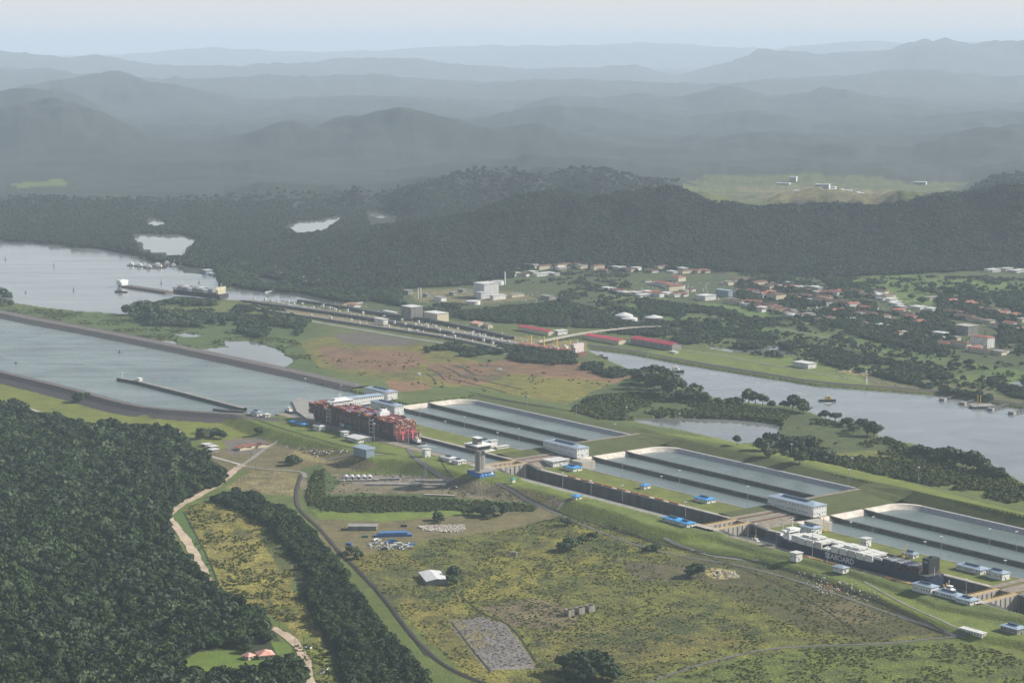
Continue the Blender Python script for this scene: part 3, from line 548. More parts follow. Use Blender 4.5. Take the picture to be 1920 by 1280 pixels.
def nth(i):
    if i<20: return ORD[i]
    t=['','','twenty','thirty','forty','fifty','sixty','seventy','eighty','ninety'][(i+1)//10]; k=(i+1)%10
    return (t+'-'+ORD[k-1]) if k else {'twenty':'twentieth','thirty':'thirtieth','forty':'fortieth','fifty':'fiftieth','sixty':'sixtieth','seventy':'seventieth','eighty':'eightieth','ninety':'ninetieth'}[t]
# ------------------------------------------------------------------ materials
CONC=mat('concrete',(.40,.36,.30),.85,.25,.12,bump=.05,bs=.8,streak=True)
CONCG=mat('grey_concrete',(.27,.255,.23),.85,.25,.1,streak=True)
CONCD=mat('dark_concrete',(.085,.083,.078),.6,.35,.12,streak=True)  # darker concrete shared by chamber walls, basin dividers and piles
LINER=mat('basin_lining',(.60,.53,.44),.85,.22,.10,bump=.05,bs=.6)
LINERG=mat('grey_rip_rap',(.34,.33,.32),.9,.4,.5,bump=.3,bs=.9)
GRS=mat('lawn',(.125,.145,.018),.95,.25,.05,bump=.3,bs=.4)
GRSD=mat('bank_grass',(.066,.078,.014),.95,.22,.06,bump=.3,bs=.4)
EARTH=mat('worn_earth',(.24,.20,.15),.95,.35,.15,bump=.1,bs=.6)
ROCKM=mat('rock_slope',(.080,.070,.066),.95,.35,.35,bump=.5,bs=.6)
ROADM=mat('dirt_road',(.44,.34,.24),.95,.22,.08,bump=.1,bs=.4)
PATHG=mat('gravel_track',(.24,.215,.185),.95,.25,.15)
TRACKM=mat('rail_ballast',(.060,.048,.040),.95,.25,.3)
WHITE=mat("white_wall",(.70,.68,.64),.7,.08,.3)
CREAM=mat('cream_wall',(.62,.54,.38),.7,.08,.3)
ROOFW=mat('pale_metal_roof',(.62,.60,.57),.5,.12,.2)
ROOFB=mat('blue_roof',(.055,.30,.62),.5,.12,.2)
ROOFG=mat('blue_grey_roof',(.33,.40,.47),.45,.12,.15)
ROOFD=mat('dark_skylight',(.045,.075,.12),.4,.1,.3)
ROOFR=mat('red_roof',(.50,.055,.085),.7,.2,.2)
ROOFT=mat('terracotta_roof',(.32,.115,.08),.8,.25,.2)
ROOFN=mat('brown_tile_roof',(.15,.075,.055),.8,.3,.25)
SALMON=mat('salmon_roof',(.72,.36,.28),.7,.15,.3)
GLASS=mat('dark_window',(.03,.04,.05),.25,.1,.5)
METAL=mat('galvanised_metal',(.36,.37,.38),.5,.1,.5)
YELM=mat('yellow_paint',(.66,.44,.07),.6,.15,.5)
TANY=mat('yellowed_concrete',(.44,.34,.20),.85,.25,.25)
ORG=mat('orange_paint',(.55,.22,.07),.6,.2,.5)
NAVY=mat('navy_hull',(.014,.028,.062),.45,.2,.2)
BLACKM=mat('dark_paint',(.018,.020,.024),.5,.2,.3)
MAROON=mat('maroon_hull',(.030,.022,.024),.6,.25,.2)
REDC=mat('red_paint',(.34,.045,.050),.6,.25,.4)
WPAINT=mat('white_paint',(.80,.79,.76),.5,.06,.4)
BLUEC=mat('blue_paint',(.035,.12,.42),.5,.15,.4)
TEAL=mat('teal_paint',(.05,.32,.30),.5,.1,.5)
DECK=mat('deck_green',(.08,.10,.085),.7,.2,.3)
RUST=mat('rusty_paint',(.17,.085,.055),.8,.3,.3)
# ------------------------------------------------------------------ the three locks
P=[0.0,-4.5,-7.5]; B=[0.0,-5.0,-9.5]; WL=[-3.6,-21.0,-17.0]
CH=[(-600,-62),(-18,400),(444,826)]; BU=[(-537,-105),(-28,372),(452,900)]
names=['upper','middle','lower']
def uvm(): return MB(Matrix(((CA,-SA,0,OR.x),(SA,CA,0,OR.y),(0,0,1,0),(0,0,0,1))))
def setst(o): o['kind']='structure'; return o
for i in range(3):
    a,b=CH[i]; p=P[i]; lk=root('lock_chamber',(0,0,0),0,f"{['upper lock chamber holding the red container ship','empty middle lock chamber with dark walls','lower lock chamber holding the navy and white container ship'][i]}",'lock chamber','chambers of the new locks')
    m=uvm(); m.box(a,b,27,30,-48,p+.35); m.build('far_wall',CONCD,lk)
    m=uvm(); m.box(a,b,30,36,-48,p+.30); m.build('coping',CONC,lk)
    m=uvm(); m.box(a,b,-25.5,-23,-48,p+.35); m.build('near_wall',CONCD,lk)
    m=uvm(); m.box(a,b,-42,-25.5,-40,p+.30); m.build('quay',EARTH if i!=1 else CONCG,lk)
    m=uvm(); m.quad(W_(a,-23,WL[i]) if False else (a,-23,WL[i]),(b,-23,WL[i]),(b,27,WL[i]),(a,27,WL[i])); setst(m.build('chamber_water',WM1))
    # lawn between chamber and basins
    m=uvm(); m.box(a if i else -600,BU[i][1],36,86,-40,p+.2 if i==0 else p+.05); setst(m.build('lawn',GRS))
    m=uvm(); m.box(BU[i][0],BU[i][1],86,88.5,-45,p+.4); o=m.build('basin_kerb_wall',CONCG); tag(o,f'low grey retaining wall between the lawn and the {names[i]} saving basins','wall')
    # basins
    u0,u1=BU[i]; z=B[i]; R=34; bs=root('water_saving_basin',(0,0,0),0,f"{['uppermost saving basin with a beige lining beside the red ship','middle saving basin beside the empty chamber','lowest saving basin beside the navy ship'][i]}",'reservoir','water saving basins')
    def outline(d,zz):
        pts=[(u0+d,88.5,zz)]; r=R-d*.6
        for k in range(9): t=k/8*math.pi/2; pts.append((u0+d+r-r*math.cos(t),300-d-r+r*math.sin(t),zz))
        pts+=[(u1-d*.5,300-d,zz),(u1-d*.5,88.5,zz)]; return pts
    top,mid,bot=outline(0,z+.5),outline(4.5,z+.3),outline(15,z-7); k=len(top)
    m=uvm(); 
    for j in range(0,9): m.quad(top[j],top[j+1],mid[j+1],mid[j]); m.quad(mid[j],mid[j+1],bot[j+1],bot[j])
    m.build('end_lining',LINER,bs)
    m=uvm(); m.quad(top[9],top[10],mid[10],mid[9]); m.quad(mid[9],mid[10],bot[10],bot[9]); m.build('far_lining',LINERG,bs)
    m=uvm(); m.quad(top[10],top[11],bot[11],bot[10]); m.build('right_lining',EARTH,bs)
    for v in((217,155),(218,153),(220,156))[i]:
        m=uvm(); m.box(u0+3,u1-6,v,v+2.6,z-12,z+.1); m.add([(u0+.5,v,z+.9),(u0+.5,v+2.6,z+.9),(u0+24,v,z+.2),(u0+24,v+2.6,z+.2),(u0+24,v,z-8),(u0+24,v+2.6,z-8),(u0+.5,v,z-8),(u0+.5,v+2.6,z-8)],[(0,2,3,1),(0,6,4,2),(1,3,5,7),(0,1,7,6)]); m.build('divider_wall',CONCD,bs)
    m=uvm(); m.quad((u0,88,z-5.0),(u1,88,z-5.0),(u1,292,z-5.0),(u0,292,z-5.0)); setst(m.build('basin_water',WM1))
    # grass bank behind
    m=uvm(); n=12
    for k in range(n):
        ua,ub=u0-2+(u1-u0+4)*k/n,u0-2+(u1-u0+4)*(k+1)/n; m.quad((ua,300,z+.5),(ub,300,z+.5),(ub,322,1.9),(ua,322,1.9)); 
    setst(m.build('bank',GRSD))
for i in range(2):   # slopes between basin groups
    z=B[i]; u0=BU[i][1]; u1=BU[i+1][0]; zc=z+1.2
    m=uvm(); nv=14
    prof=[(u0,z+.6),(u0+7,zc+1.2),(u0+16,zc+1.0),(u1+1,B[i+1]+.55)]
    for k in range(nv):
        va,vb=36+(324-36)*k/nv,36+(324-36)*(k+1)/nv
        fa,fb=max(0,(va-290)/34)**1,max(0,(vb-290)/34)
        for j in range(3):
            (xa,ya),(xb,yb)=prof[j],prof[j+1]; L=lambda y,f: y*(1-f)+1.9*f
            m.quad((xa,va,L(ya,fa)),(xb,va,L(yb,fa)),(xb,vb,L(yb,fb)),(xa,vb,L(ya,fb)))
    setst(m.build('bank',GRSD))
    m=uvm(); m.box(u0+8,u0+14,150,306,z,zc+1.55); o=setst(m.build('path',EARTH))
# lock heads with their rolling gates
for i,(ha,hb,zt,zn) in enumerate(((-62,-18,0,-4.5),(400,444,-4.5,-7.5),(826,872,-7.5,-10.5))):
    nm=['upper','middle','lower'][i]
    hd=root('gate_recess_works',(0,0,0),0,f'{nm} lock head, concrete slab with gate recesses running towards the gate building','lock head','lock heads')
    m=uvm()
    for a,b in((ha,ha+9),(ha+17,hb-11),(hb-3,hb)): m.box(a,b,27,108,-40,zt+.6)
    m.build('recess_slab',mat('stained_concrete',(.24,.20,.155),.9,.35,.15,streak=True),hd)
    m=uvm(); m.box(ha+9,ha+17,27,108,-40,zt-3.4); m.box(hb-11,hb-3,27,108,-40,zt-3.4); m.build('recess_floor',CONCD,hd)
    m=uvm(); m.box(ha,hb,-44,-23,-40,zt+.5); m.build('near_abutment',CONC,hd)
    for k in range(4): m=uvm(); u=(ha+10.2,ha+15.6,hb-9.6,hb-4.4)[k]; m.box(u-.5,u+.5,27,106,zt-3.4,zt+.2); m.build('gate_rail',RUST,hd)
    # wedge shaped side walls falling to the next level
    for v0,v1,mm in((27,33,CONCD),(-29,-23,CONCD)):
        m=uvm(); m.add([(hb,v0,-46),(hb,v1,-46),(hb,v0,zt+.5),(hb,v1,zt+.5),(hb+26,v0,zn+.4),(hb+26,v1,zn+.4),(hb+26,v0,-46),(hb+26,v1,-46)],[(0,1,3,2),(2,3,5,4),(4,5,7,6),(0,2,4,6),(1,7,5,3)]); m.build('wing_wall',mm,hd)
    m=uvm(); m.add([(hb,33,-20),(hb,90,-20),(hb,33,zt+.4),(hb,90,zt+.4),(hb+22,33,zn+.3),(hb+22,90,zn+.3),(hb+22,33,-20),(hb+22,90,-20)],[(2,3,5,4)]); m.build('apron',EARTH,hd)
    m=uvm(); m.add([(hb,-44,zt+.4),(hb,-29,zt+.4),(hb+22,-44,zn+.35),(hb+22,-29,zn+.35)],[(0,1,3,2)]); m.build('apron',EARTH,hd)
    for k,(ga,gb) in enumerate(((ha+9.5,ha+16.5),(hb-10.5,hb-3.5))):
        gt=root('rolling_gate',(0,0,0),0,f"{['upstream','downstream'][k]} rolling gate of the {nm} lock head, closed, with a yellowed walkway",'lock gate','rolling lock gates')
        m=uvm(); m.box(ga,gb,-27,31,-42,zt-.3); m.build('gate_leaf',CONC,gt)
        m=uvm(); m.box(ga+.6,gb-.6,-27,31,zt-.29,zt+.25); m.build('walkway',TANY,gt)
        m=uvm()
        for s in(ga+.5,gb-.7):
            m.box(s,s+.2,-27,31,zt+1.25,zt+1.45)
            for q in range(12): m.box(s,s+.2,-27+q*5.2,-26.8+q*5.2,zt+.25,zt+1.3)
        m.build('railing',YELM,gt)
        for q in range(-24,30,8):
            m=uvm(); m.box(gb,gb+.7,q-.5,q+.5,-40,zt-.4); m.build('rib',CONC,gt)
# ground in front of / beyond the last head
m=uvm(); m.box(872,1600,36,320,-40,-10.2); m.box(872,1600,-45,-25,-40,-10.4); setst(m.build('lawn',GRS))
m=uvm(); m.quad((872,-25,-24),(1600,-25,-24),(1600,36,-24),(872,36,-24)); setst(m.build('chamber_water',WM1))
m=uvm(); m.box(-600,-545,30,60,-40,.1); setst(m.build('lawn',GRS))
# rows of orange fender barriers along the far coping of the middle chamber
for k in range(9):
    u=78+k*26+ (k%3)*3; m=MB(); m.box(-9,9,-.9,.9,0,1.6); m.box(-9,9,.9,2.4,0,.5); m.box(-8,-6,-1.2,-.9,.4,1.9); m.box(6,8,-1.2,-.9,.4,1.9)
    r=obj('safety_barrier',m.mesh('safety_barrier',ORG),None,W(u,32.5,P[1]+.31),AX); tag(r,f'orange safety barrier on the far coping of the middle chamber, {nth(k)} from the blue-roofed hut','barrier','orange barriers along the middle chamber')
for k in range(8):
    u=598+k*22 if k<4 else 660+k*19; m=MB(); m.box(-9,9,-.6,.6,0,1.3); m.box(-9,9,.6,1.6,0,.4)
    r=obj('safety_barrier',m.mesh('safety_barrier',YELM if k%2 else ORG),None,W(u,-34,P[2]+.31),AX); tag(r,f'yellow-orange barrier on the near quay of the lower chamber, {nth(k)} downstream of the white huts','barrier','barriers beside the lower chamber')
# ------------------------------------------------------------------ banks and guide wall
def sweep(name,path,prof,m,parent=None,closed_ends=True):
    """path: world points; prof: (offset to the right of travel, height)"""
    n=len(path); rings=[]
    for i,p in enumerate(path):
        d=(path[min(i+1,n-1)]-path[max(i-1,0)]); d.z=0; d.normalize(); rt=Vector((d.y,-d.x,0))
        rings.append([p+rt*o+Vector((0,0,h)) for o,h in prof])
    return MB().loft(rings,False).build(name,m,parent)
def fine(path,step=25):
    out=[]; 
    for a,b in zip(path[:-1],path[1:]):
        k=max(1,int((b-a).length/step)); out+=[a.lerp(b,t/k) for t in range(k)]
    out.append(path[-1]); return out
def smooth(pts,it=2):
    for _ in range(it):
        q=[pts[0]]
        for a,b in zip(pts[:-1],pts[1:]): q+= [a.lerp(b,.25),a.lerp(b,.75)]
        q.append(pts[-1]); pts=q
    return pts
fd=smooth([G(x,y,-3.5) for x,y in[(-400,507),(0,599),(150,627),(300,657),(470,694),(560,714),(645,735)]],1)
dk=root('dike',(0,0,0),0,'long dark rock dike with a road between the new channel and the lake','embankment')
sweep('rock_slope',fd,[(2,-2),(-22,7)],ROCKM,dk); sweep('road_top',fd,[(-22,7),(-46,7.2)],mat('brown_gravel',(.13,.110,.10),.95,.2,.2),dk); sweep('back_slope',fd,[(-46,7.2),(-82,-10)],GRSD,dk)
nb=smooth([G(x,y,-3.5) for x,y in[(-400,602),(0,695),(150,731),(240,756),(293,766),(400,774),(457,777),(530,783)]],1)
nk=root('dike',(0,0,0),0,'near dark rock bank of the new channel above the green lawn','embankment')
sweep('rock_slope',nb,[(-3,-2),(4,2.8),(9,3.4)],ROCKM,nk); sweep('road_top',nb,[(9,3.4),(19,3.4)],mat('brown_gravel',(.17,.13,.115),.95,.2,.2),nk); sweep('back_slope',nb,[(19,3.4),(30,-3),(48,-9.5)],ROCKM,nk)
gw=[G(223,709,0),G(262,716,0),G(350,738,0),G(458,766,0)]; gr=root('guide_wall',(0,0,0),0,'long dark concrete guide wall standing in the approach channel','wall')
sweep('wall',gw,[(5,-6),(5,1.2),(-5,1.2),(-5,-6)],CONCD,gr); sweep('deck',gw,[(4.2,1.22),(4.2,1.5),(-4.2,1.5),(-4.2,1.22)],CONCG,gr)
gp=G(262,713,1.5); m=MB(); m.box(-5,5,-3,3,0,4); m.box(-5.6,5.6,-3.6,3.6,4,4.5); b=m.build('hut',WPAINT); b.location=gp; b.rotation_euler=(0,0,AX); tag(b,'small white hut standing on the guide wall near its tip','hut')
m=MB(); m.cyl(0,0,0,9,.35); m.box(-1.2,1.2,-1.2,1.2,7,9.4); b=m.build('beacon',WPAINT); b.location=G(229,708,1.5); tag(b,'white beacon post at the tip of the guide wall','beacon')
sweep('jetty',[G(402,768,-3),G(425,771,-3),G(458,772,-3)],[(4,-3),(4,2.5),(-4,2.5),(-4,-3)],CONCD); tag(bpy.context.scene.collection.objects['jetty'],'short dark jetty stub by the near bank of the approach channel','jetty')
m=MB(); 
jp=[G(x,y,-.5) for x,y in[(548,752),(560,745),(600,752),(640,748),(640,765),(600,778),(572,782),(556,770)]]
m.add([*jp,*[p+Vector((0,0,-9)) for p in jp]],[tuple(range(8))]+[(k,(k+1)%8,8+(k+1)%8,8+k) for k in range(8)]); o=m.build('wing_quay',CONCG); tag(o,'grey quay corner jutting out beside the bow of the red container ship','quay')
# ------------------------------------------------------------------ roads, tracks
def drape(pts,off=.45,step=9,it=2):
    P=[GG(x,y) for x,y in pts]; P=fine(smooth(P,it),step); z=ground([p.x for p in P],[p.y for p in P]); 
    return [Vector((p.x,p.y,float(k)+off)) for p,k in zip(P,z)]
def road(name,pts,wd,m,off=.45,it=2,kind=True):
    p=drape(pts,off,9,it); n=len(p); V=[];Fc=[]
    for i,q in enumerate(p):
        d=p[min(i+1,n-1)]-p[max(i-1,0)]; d.z=0; d.normalize(); rt=Vector((d.y,-d.x,0)); w_=wd*(1+.16*math.sin(i*.9)+.1*math.sin(i*2.3))
        for s in(-.5,0,.5):
            e=q+rt*s*w_; e.z=float(ground(e.x,e.y)[0])+off; V.append(e)
    for i in range(n-1):
        for j in(0,1): Fc.append((i*3+j,i*3+j+1,i*3+j+4,i*3+j+3))
    o=MB().add(V,Fc).build(name,m); o['kind']='structure'; return o
road('road',[(585,1300),(575,1250),(566,1222),(545,1195),(510,1176)],10.5,ROADM)
road('road',[(402,1104),(385,1080),(368,1045),(345,1005),(318,975),(316,962),(335,948),(385,922),(415,905),(440,880),(455,872)],12,ROADM)
road('road',[(455,872),(430,865),(375,850),(352,838),(345,822),(342,812),(330,806),(290,802),(220,799),(140,795),(85,775),(40,762),(0,752)],6,mat('pale_road',(.42,.40,.36),.9,.15,.1))
road('road',[(440,880),(470,862),(500,838),(520,825)],7,PATHG)
road('road',[(455,873),(500,880),(545,882),(570,885),(572,895)],6,PATHG)
road('track',[(600,862),(660,852),(720,852)],5,PATHG)
road('track',[(745,847),(770,855),(800,875),(835,898),(850,905)],7,mat('asphalt',(.11,.105,.10),.9,.15,.2))
road('track',[(930,905),(985,935),(1050,965),(1120,995),(1180,1018),(1260,1040),(1400,1062),(1500,1090),(1600,1125),(1700,1160),(1790,1192)],4.5,mat('grey_track',(.13,.125,.11),.95,.15,.2))
road('track',[(1245,1008),(1290,1030),(1350,1045),(1420,1050)],4,PATHG)
road('track',[(1620,1090),(1700,1135),(1760,1160),(1800,1180)],3,PATHG)
road('track',[(1180,1300),(1230,1272),(1330,1240),(1440,1215),(1560,1209),(1660,1207),(1760,1195),(1830,1185)],4.5,mat('grey_track',(0,0,0)))
road('track',[(1060,935),(1044,957)],6,EARTH)
road('road',[(460,560),(560,575),(700,597),(860,622),(960,642),(1050,655)],14,mat('pale_pavement',(.30,.29,.275),.9,.12,.1),it=1)
road('road',[(450,575),(560,598),(700,622),(860,648),(950,664)],9,mat('pale_pavement',(0,0,0)),it=1)
road('path',[(665,575),(680,562),(700,553)],16,mat('pale_pavement',(0,0,0)))
# railway
RT=[(565,890),(556,915),(555,945),(570,965),(600,990),(640,1040),(665,1062),(720,1120),(770,1190),(820,1240),(880,1272),(960,1296)]
road('ballast',RT,6,TRACKM,off=.4)
tr=drape(RT,.85,3.2); bed=root('railway_track',(0,0,0),0,'dark single railway track curving from the yards past the belt of trees','railway')
sm=MB().box(-1.6,1.6,-.45,.45,0,.35).mesh('sleeper',mat('old_timber',(.07,.05,.04),.9)); rm=MB(); k0=int(len(tr)*.42); cnt=0
for i in range(len(tr)-1):
    d=(tr[i+1]-tr[i]); a=math.atan2(d.y,d.x)
    if i>k0 and cnt<295 and i%2==0: obj('sleeper',sm,bed,tr[i],a+math.pi/2); cnt+=1
    d.normalize(); rt=Vector((d.y,-d.x,0))
    for s in(-.9,.9): rm.bar(tr[i]+rt*s+Vector((0,0,.5)),tr[i+1]+rt*s+Vector((0,0,.5)),.3)
rm.build('rail',mat('rail_steel',(.10,.085,.075),.5),bed)
# ------------------------------------------------------------------ buildings
WINM={}
def win_mesh(w,h):
    k=(round(w,2),round(h,2))
    if k not in WINM: WINM[k]=MB().box(-w/2,w/2,-.06,.06,0,h).mesh('window',GLASS)
    return WINM[k]
def bld(px,py,z,L,Wd,h,label,cat='building',group=None,roof='hip',wall=None,rm=None,ang=AX,rows=1,win=True,over=1.2,rh=None,mon=True,name='building',corner=True,pitch=None,ww=(1.3,1.5),door=True):
    """corner: pixel of the nearest ground corner; x runs back along the long side"""
    p=G(px,py,z) if z is not None else GG(px,py)
    wall=wall or WHITE; rm=rm or ROOFG
    r=root(name,p,ang,label,cat,group); rh=rh if rh is not None else (1.8 if roof=='hip' else .5)
    m=MB(); m.box(-L,0,0,Wd,-1.5,h); m.build('wall',wall,r)
    o=over; m=MB()
    if roof=='hip':
        i=min(Wd,L)*.42; a=[(-L-o,-o,h+.05),(o,-o,h+.05),(o,Wd+o,h+.05),(-L-o,Wd+o,h+.05),(-L+i,Wd/2,h+rh),(-i,Wd/2,h+rh)]
        a+=[(x,y,zz-.35) for x,y,zz in a[:4]]
        m.add(a,[(0,1,5,4),(1,2,5),(2,3,4,5),(3,0,4),(0,6,7,1),(1,7,8,2),(2,8,9,3),(3,9,6,0),(9,8,7,6)])
    elif roof=='gable':
        a=[(-L-o,-o,h-.1),(o,-o,h-.1),(o,Wd+o,h-.1),(-L-o,Wd+o,h-.1),(-L-o,Wd/2,h+rh),(o,Wd/2,h+rh)]; a+=[(x,y,zz-.3) for x,y,zz in a]
        m.add(a,[(0,1,5,4),(2,3,4,5),(0,6,7,1),(2,8,9,3),(6,7,11,10),(8,9,10,11),(0,4,10,6),(4,3,9,10),(1,7,11,5),(5,11,8,2)])
        g=MB().add([(-L,.02,h-.2),(-L,Wd-.02,h-.2),(-L,Wd/2,h+rh-.35),(0,.02,h-.2),(0,Wd-.02,h-.2),(0,Wd/2,h+rh-.35)],[(0,1,2),(3,5,4)]); g.build('gable',wall,r)
    elif roof=='flat': m.box(-L-o,o,-o,Wd+o,h+.02,h+.6)
    elif roof=='shed': m.add([(-L-o,-o,h+.05),(o,-o,h+.05),(o,Wd+o,h+rh),(-L-o,Wd+o,h+rh),(-L-o,-o,h-.3),(o,-o,h-.3),(o,Wd+o,h-.1),(-L-o,Wd+o,h-.1)],[(0,1,2,3),(4,7,6,5),(0,4,5,1),(1,5,6,2),(2,6,7,3),(3,7,4,0)])
    rf=m.build('roof',rm,r)
    if mon and roof=='hip' and L>14:
        mb=MB(); mb.box(-L*.78,-L*.22,Wd*.38,Wd*.62,h+rh*.75,h+rh+1.1); mb.build('ridge_vent',ROOFD,rf)
    if win:
        wm=win_mesh(*ww); fl=h/rows
        for q in range(rows):
            zz=q*fl+fl*.38; nx=max(2,int(L/(3.6 if L<40 else 4.4)))
            for k in range(nx):
                if (k*7+q*3)%5==4: continue
                obj('window',wm,r,(-L+L*(k+.5)/nx,-.04,zz),0)
            ny=max(1,int(Wd/4.5))
            for k in range(ny):
                if door and q==0 and k==ny//2: continue
                obj('window',wm,r,(.04,Wd*(k+.5)/ny,zz),math.pi/2)
        if door: mb=MB().box(-.02,.12,Wd*.5-1.3,Wd*.5+.2,-.1,2.5); mb.build('door',ROOFD,r)
    return r
def mid(v,n): return v
g1='gate machinery buildings with blue-grey roofs'
bld(1082,857,0.4,80,22,13,'large two-storey white gate building with blue-grey roof at the upper lock head','gate building',g1,rows=2,rh=2.6)
bld(1525,968,-4.2,84,24,13,'large two-storey white gate building with blue-grey roof behind the navy ship bow','gate building',g1,rows=2,rh=2.6)
bld(727,749,0.3,70,20,12.5,'white gate building with a lit end wall and blue-grey roof, farthest behind the red ship','gate building',g1,rows=2,rh=2.2)
bld(740,777,0.3,70,18,14,'white gate building half hidden by the containers of the red ship','gate building',g1,rows=2,rh=2.2)
bld(630,763,0.3,18,96,11.5,'long white gate building lying crosswise behind the bow of the red ship','gate building',g1,rows=2,rh=2.2,mon=False)
# concrete valve blocks beside the basins
for (x,y,z,nm) in((1106,876,-4.6,'pale concrete valve block between the middle basin and its gate building'),(1550,992,-9,'pale concrete valve block beside the lowest basin, behind the navy ship')):
    r=root('valve_block',G(x,y,z),AX,nm,'concrete block','valve blocks'); MB().box(-26,0,-14,10,-3,8.5).build('block',CONC,r); MB().box(-27,1,-17,-14,-3,2).build('ledge',CONC,r)
    for k in range(4): MB().box(-24+k*6,-23+k*6,-14.5,-14,-3,8).build('pier',CONCG,r)
    MB().box(-26,0,-16.8,-14.2,2.1,3.2).build('railing',WPAINT,r)
hb='blue-roofed huts beside the middle chamber'
bld(1037,875,-3.9,22,28,7.5,'low building with a broad flat pale roof next to the upper gate building','building',None,roof='flat',rm=ROOFW,over=2)
bld(1075,884,-4.4,24,16,5,'bright blue-roofed hut beside the broad pale-roofed building','hut',hb,rm=ROOFB)
bld(1208,917,-4.4,10,11,5,'small square blue-roofed hut on the lawn halfway along the middle chamber','hut',hb,rm=ROOFB,mon=False)
bld(1326,944,-4.4,26,15,5,'blue-roofed hut with dark skylight on the far lawn near the second lock head','hut',hb,rm=ROOFB)
bld(1268,983,-4.4,26,15,5,'larger half of the twin blue-roofed control huts on the near bank','hut',hb,rm=ROOFB)
bld(1288,989,-4.4,19,14,5,'smaller right half of the twin blue-roofed control huts on the near bank','hut',hb,rm=ROOFB)
bld(1080,937,-4.4,10,10,4.5,'small blue-roofed hut above the ramp on the near lawn','hut',hb,rm=ROOFB,mon=False)
bld(961,903,-1,5,5,4,'tiny teal-roofed kiosk near the control tower','kiosk',None,rm=TEAL,mon=False,win=False)
hg='blue-grey-roofed huts beside the lower chamber'
bld(1745,1116,-7.3,27,13,9,'taller blue-grey-roofed hut left of the twin near huts at the lower lock','hut',hg)
bld(1794,1126,-7.3,34,13,5,'blue-grey-roofed hut in the middle of the near row at the lower lock','hut',hg)
bld(1819,1135,-7.3,21,15,5,'blue-grey-roofed hut at the right end of the near row at the lower lock','hut',hg)
bld(1838,1077,-7.3,36,15,5.5,'left of the two blue-grey-roofed huts across the lower chamber by the basin','hut',hg)
bld(1879,1088,-7.3,24,13,8,'right of the two blue-grey-roofed huts across the lower chamber by the basin','hut',hg)
bld(1841,1196,None,30,7,4.5,'small flat white-roofed guard house at the road junction, bottom right','hut',None,roof='flat',rm=ROOFW,over=1)
bld(1907,1190,None,22,15,6,'blue-grey-roofed shed at the right edge, partly open','hut',None,wall=CONCG)
bld(1493,1051,-7.3,10,10,8.5,'white cube hut with thin roof beside the navy ship midships','hut',None,roof='flat',rm=ROOFW,mon=False)
bld(1580,1073,-7.3,16,10,5,'low grey-roofed hut just below the white lettering on the hull','hut',None,mon=False)
bld(1624,1025,-7.3,9,9,9.5,'white cube hut across the navy ship beside the lowest basin','hut',None,roof='flat',rm=ROOFW)
bld(1712,1047,-7.3,18,10,5,'grey-roofed hut with yellow crane beside it, beyond the navy ship','hut',None)
bld(1525,1001,-5.5,24,15,7,'blue-roofed hut squeezed between gate building and navy ship','hut',None)
bld(569,800,.2,42,10,3.5,'long low bright blue-roofed shelter near the tug and red ship bow','shelter',None,roof='hip',rm=ROOFB,wall=CONCG)
bld(599,808,.2,18,11,7,'pale two-window hut beside the blue shelter near the red ship','hut',None,roof='hip',rm=ROOFW)
bld(645,820,.2,10,9,8,'white cube hut with two dark openings beside the red hull','hut',None,roof='flat',rm=ROOFW)
bld(672,830,.2,30,24,6,'wide white-roofed pavilion beside the red ship','pavilion',None,roof='gable',rm=ROOFW,rh=1.5,over=3)
bld(687,857,.2,34,14,11,'slanting blue-grey shed with lit corner below the white pavilion','shed',None,roof='shed',rm=ROOFG,wall=mat('pale_blue_wall',(.22,.29,.33),.7,.1,.3),rh=2.5,over=1,win=False)
bld(797,857,.2,8,10,11,'tall white cube hut on the lawn behind the tug at the red stern','hut',None,roof='flat',rm=ROOFW,mon=False)
bld(843,866,.2,22,14,5,'left half of the twin white-roofed huts below the upper chamber','hut',None,rm=ROOFW)
bld(859,871,.2,16,14,5,'right half of the twin white-roofed huts below the upper chamber','hut',None,rm=ROOFW)
bld(909,836,.2,18,14,7,'white hut with blue roof behind the control tower','hut',None,rm=ROOFG)
bld(921,839,.2,7,12,10,'plain white cube hut right behind the control tower','hut',None,roof='flat',rm=ROOFW,win=False)
bld(932,842,.2,7,22,3,'long low white store beside the upper basin','store',None,roof='flat',rm=ROOFW,win=False)
bld(482,780,0,20,10,6,'blue-grey-roofed hut at the root of the guide wall','hut',None)
bld(498,782,0,10,9,4.5,'small white hut at the root of the guide wall','hut',None,rm=ROOFW,mon=False)
# shelters and posts on the quay between basins: white plant
# control tower
ct=root('control_tower',G(900,896,-.2),AX,'tall concrete control tower with a wide cantilevered cabin on a blue base','tower')
MB().box(-30,0,0,26,-3,7).build('blue_base',mat('blue_cladding',(.03,.13,.40),.6,.2,.2),ct); MB().box(-31,1,-1,27,7,7.4).build('base_roof',CONCG,ct)
for k in range(4): MB().box(.0,.3,3+k*6,6+k*6,2,5).build('panel',mat('pale_blue_panel',(.2,.4,.7),.6),ct)
MB().box(.05,.35,19,23,3,6.5).build('sign_panel',WPAINT,ct)
MB().box(-20,-8,6,15,7,38).build('shaft',CONC,ct); MB().box(-8,-7.6,8,13,10,34).build('window_strip',CONCG,ct)
for k in range(6): MB().box(-14.6,-13.4,5.85,6,10+k*4.5,12+k*4.5).build('window',GLASS,ct)
cb=MB().box(-36,-7,1,23,36,43).build('cabin',CONCG,ct); MB().box(-7,-6.7,2,22,38,41.5).build('window_band',GLASS,cb); MB().box(-34,-9,.7,1,39.6,40.9).build('window_band',GLASS,cb)
MB().box(-37,-5,-1,28,43,44.2).build('terrace_roof',WPAINT,ct); MB().box(-14,-4,12,30,35,36).build('lower_slab',WPAINT,ct)
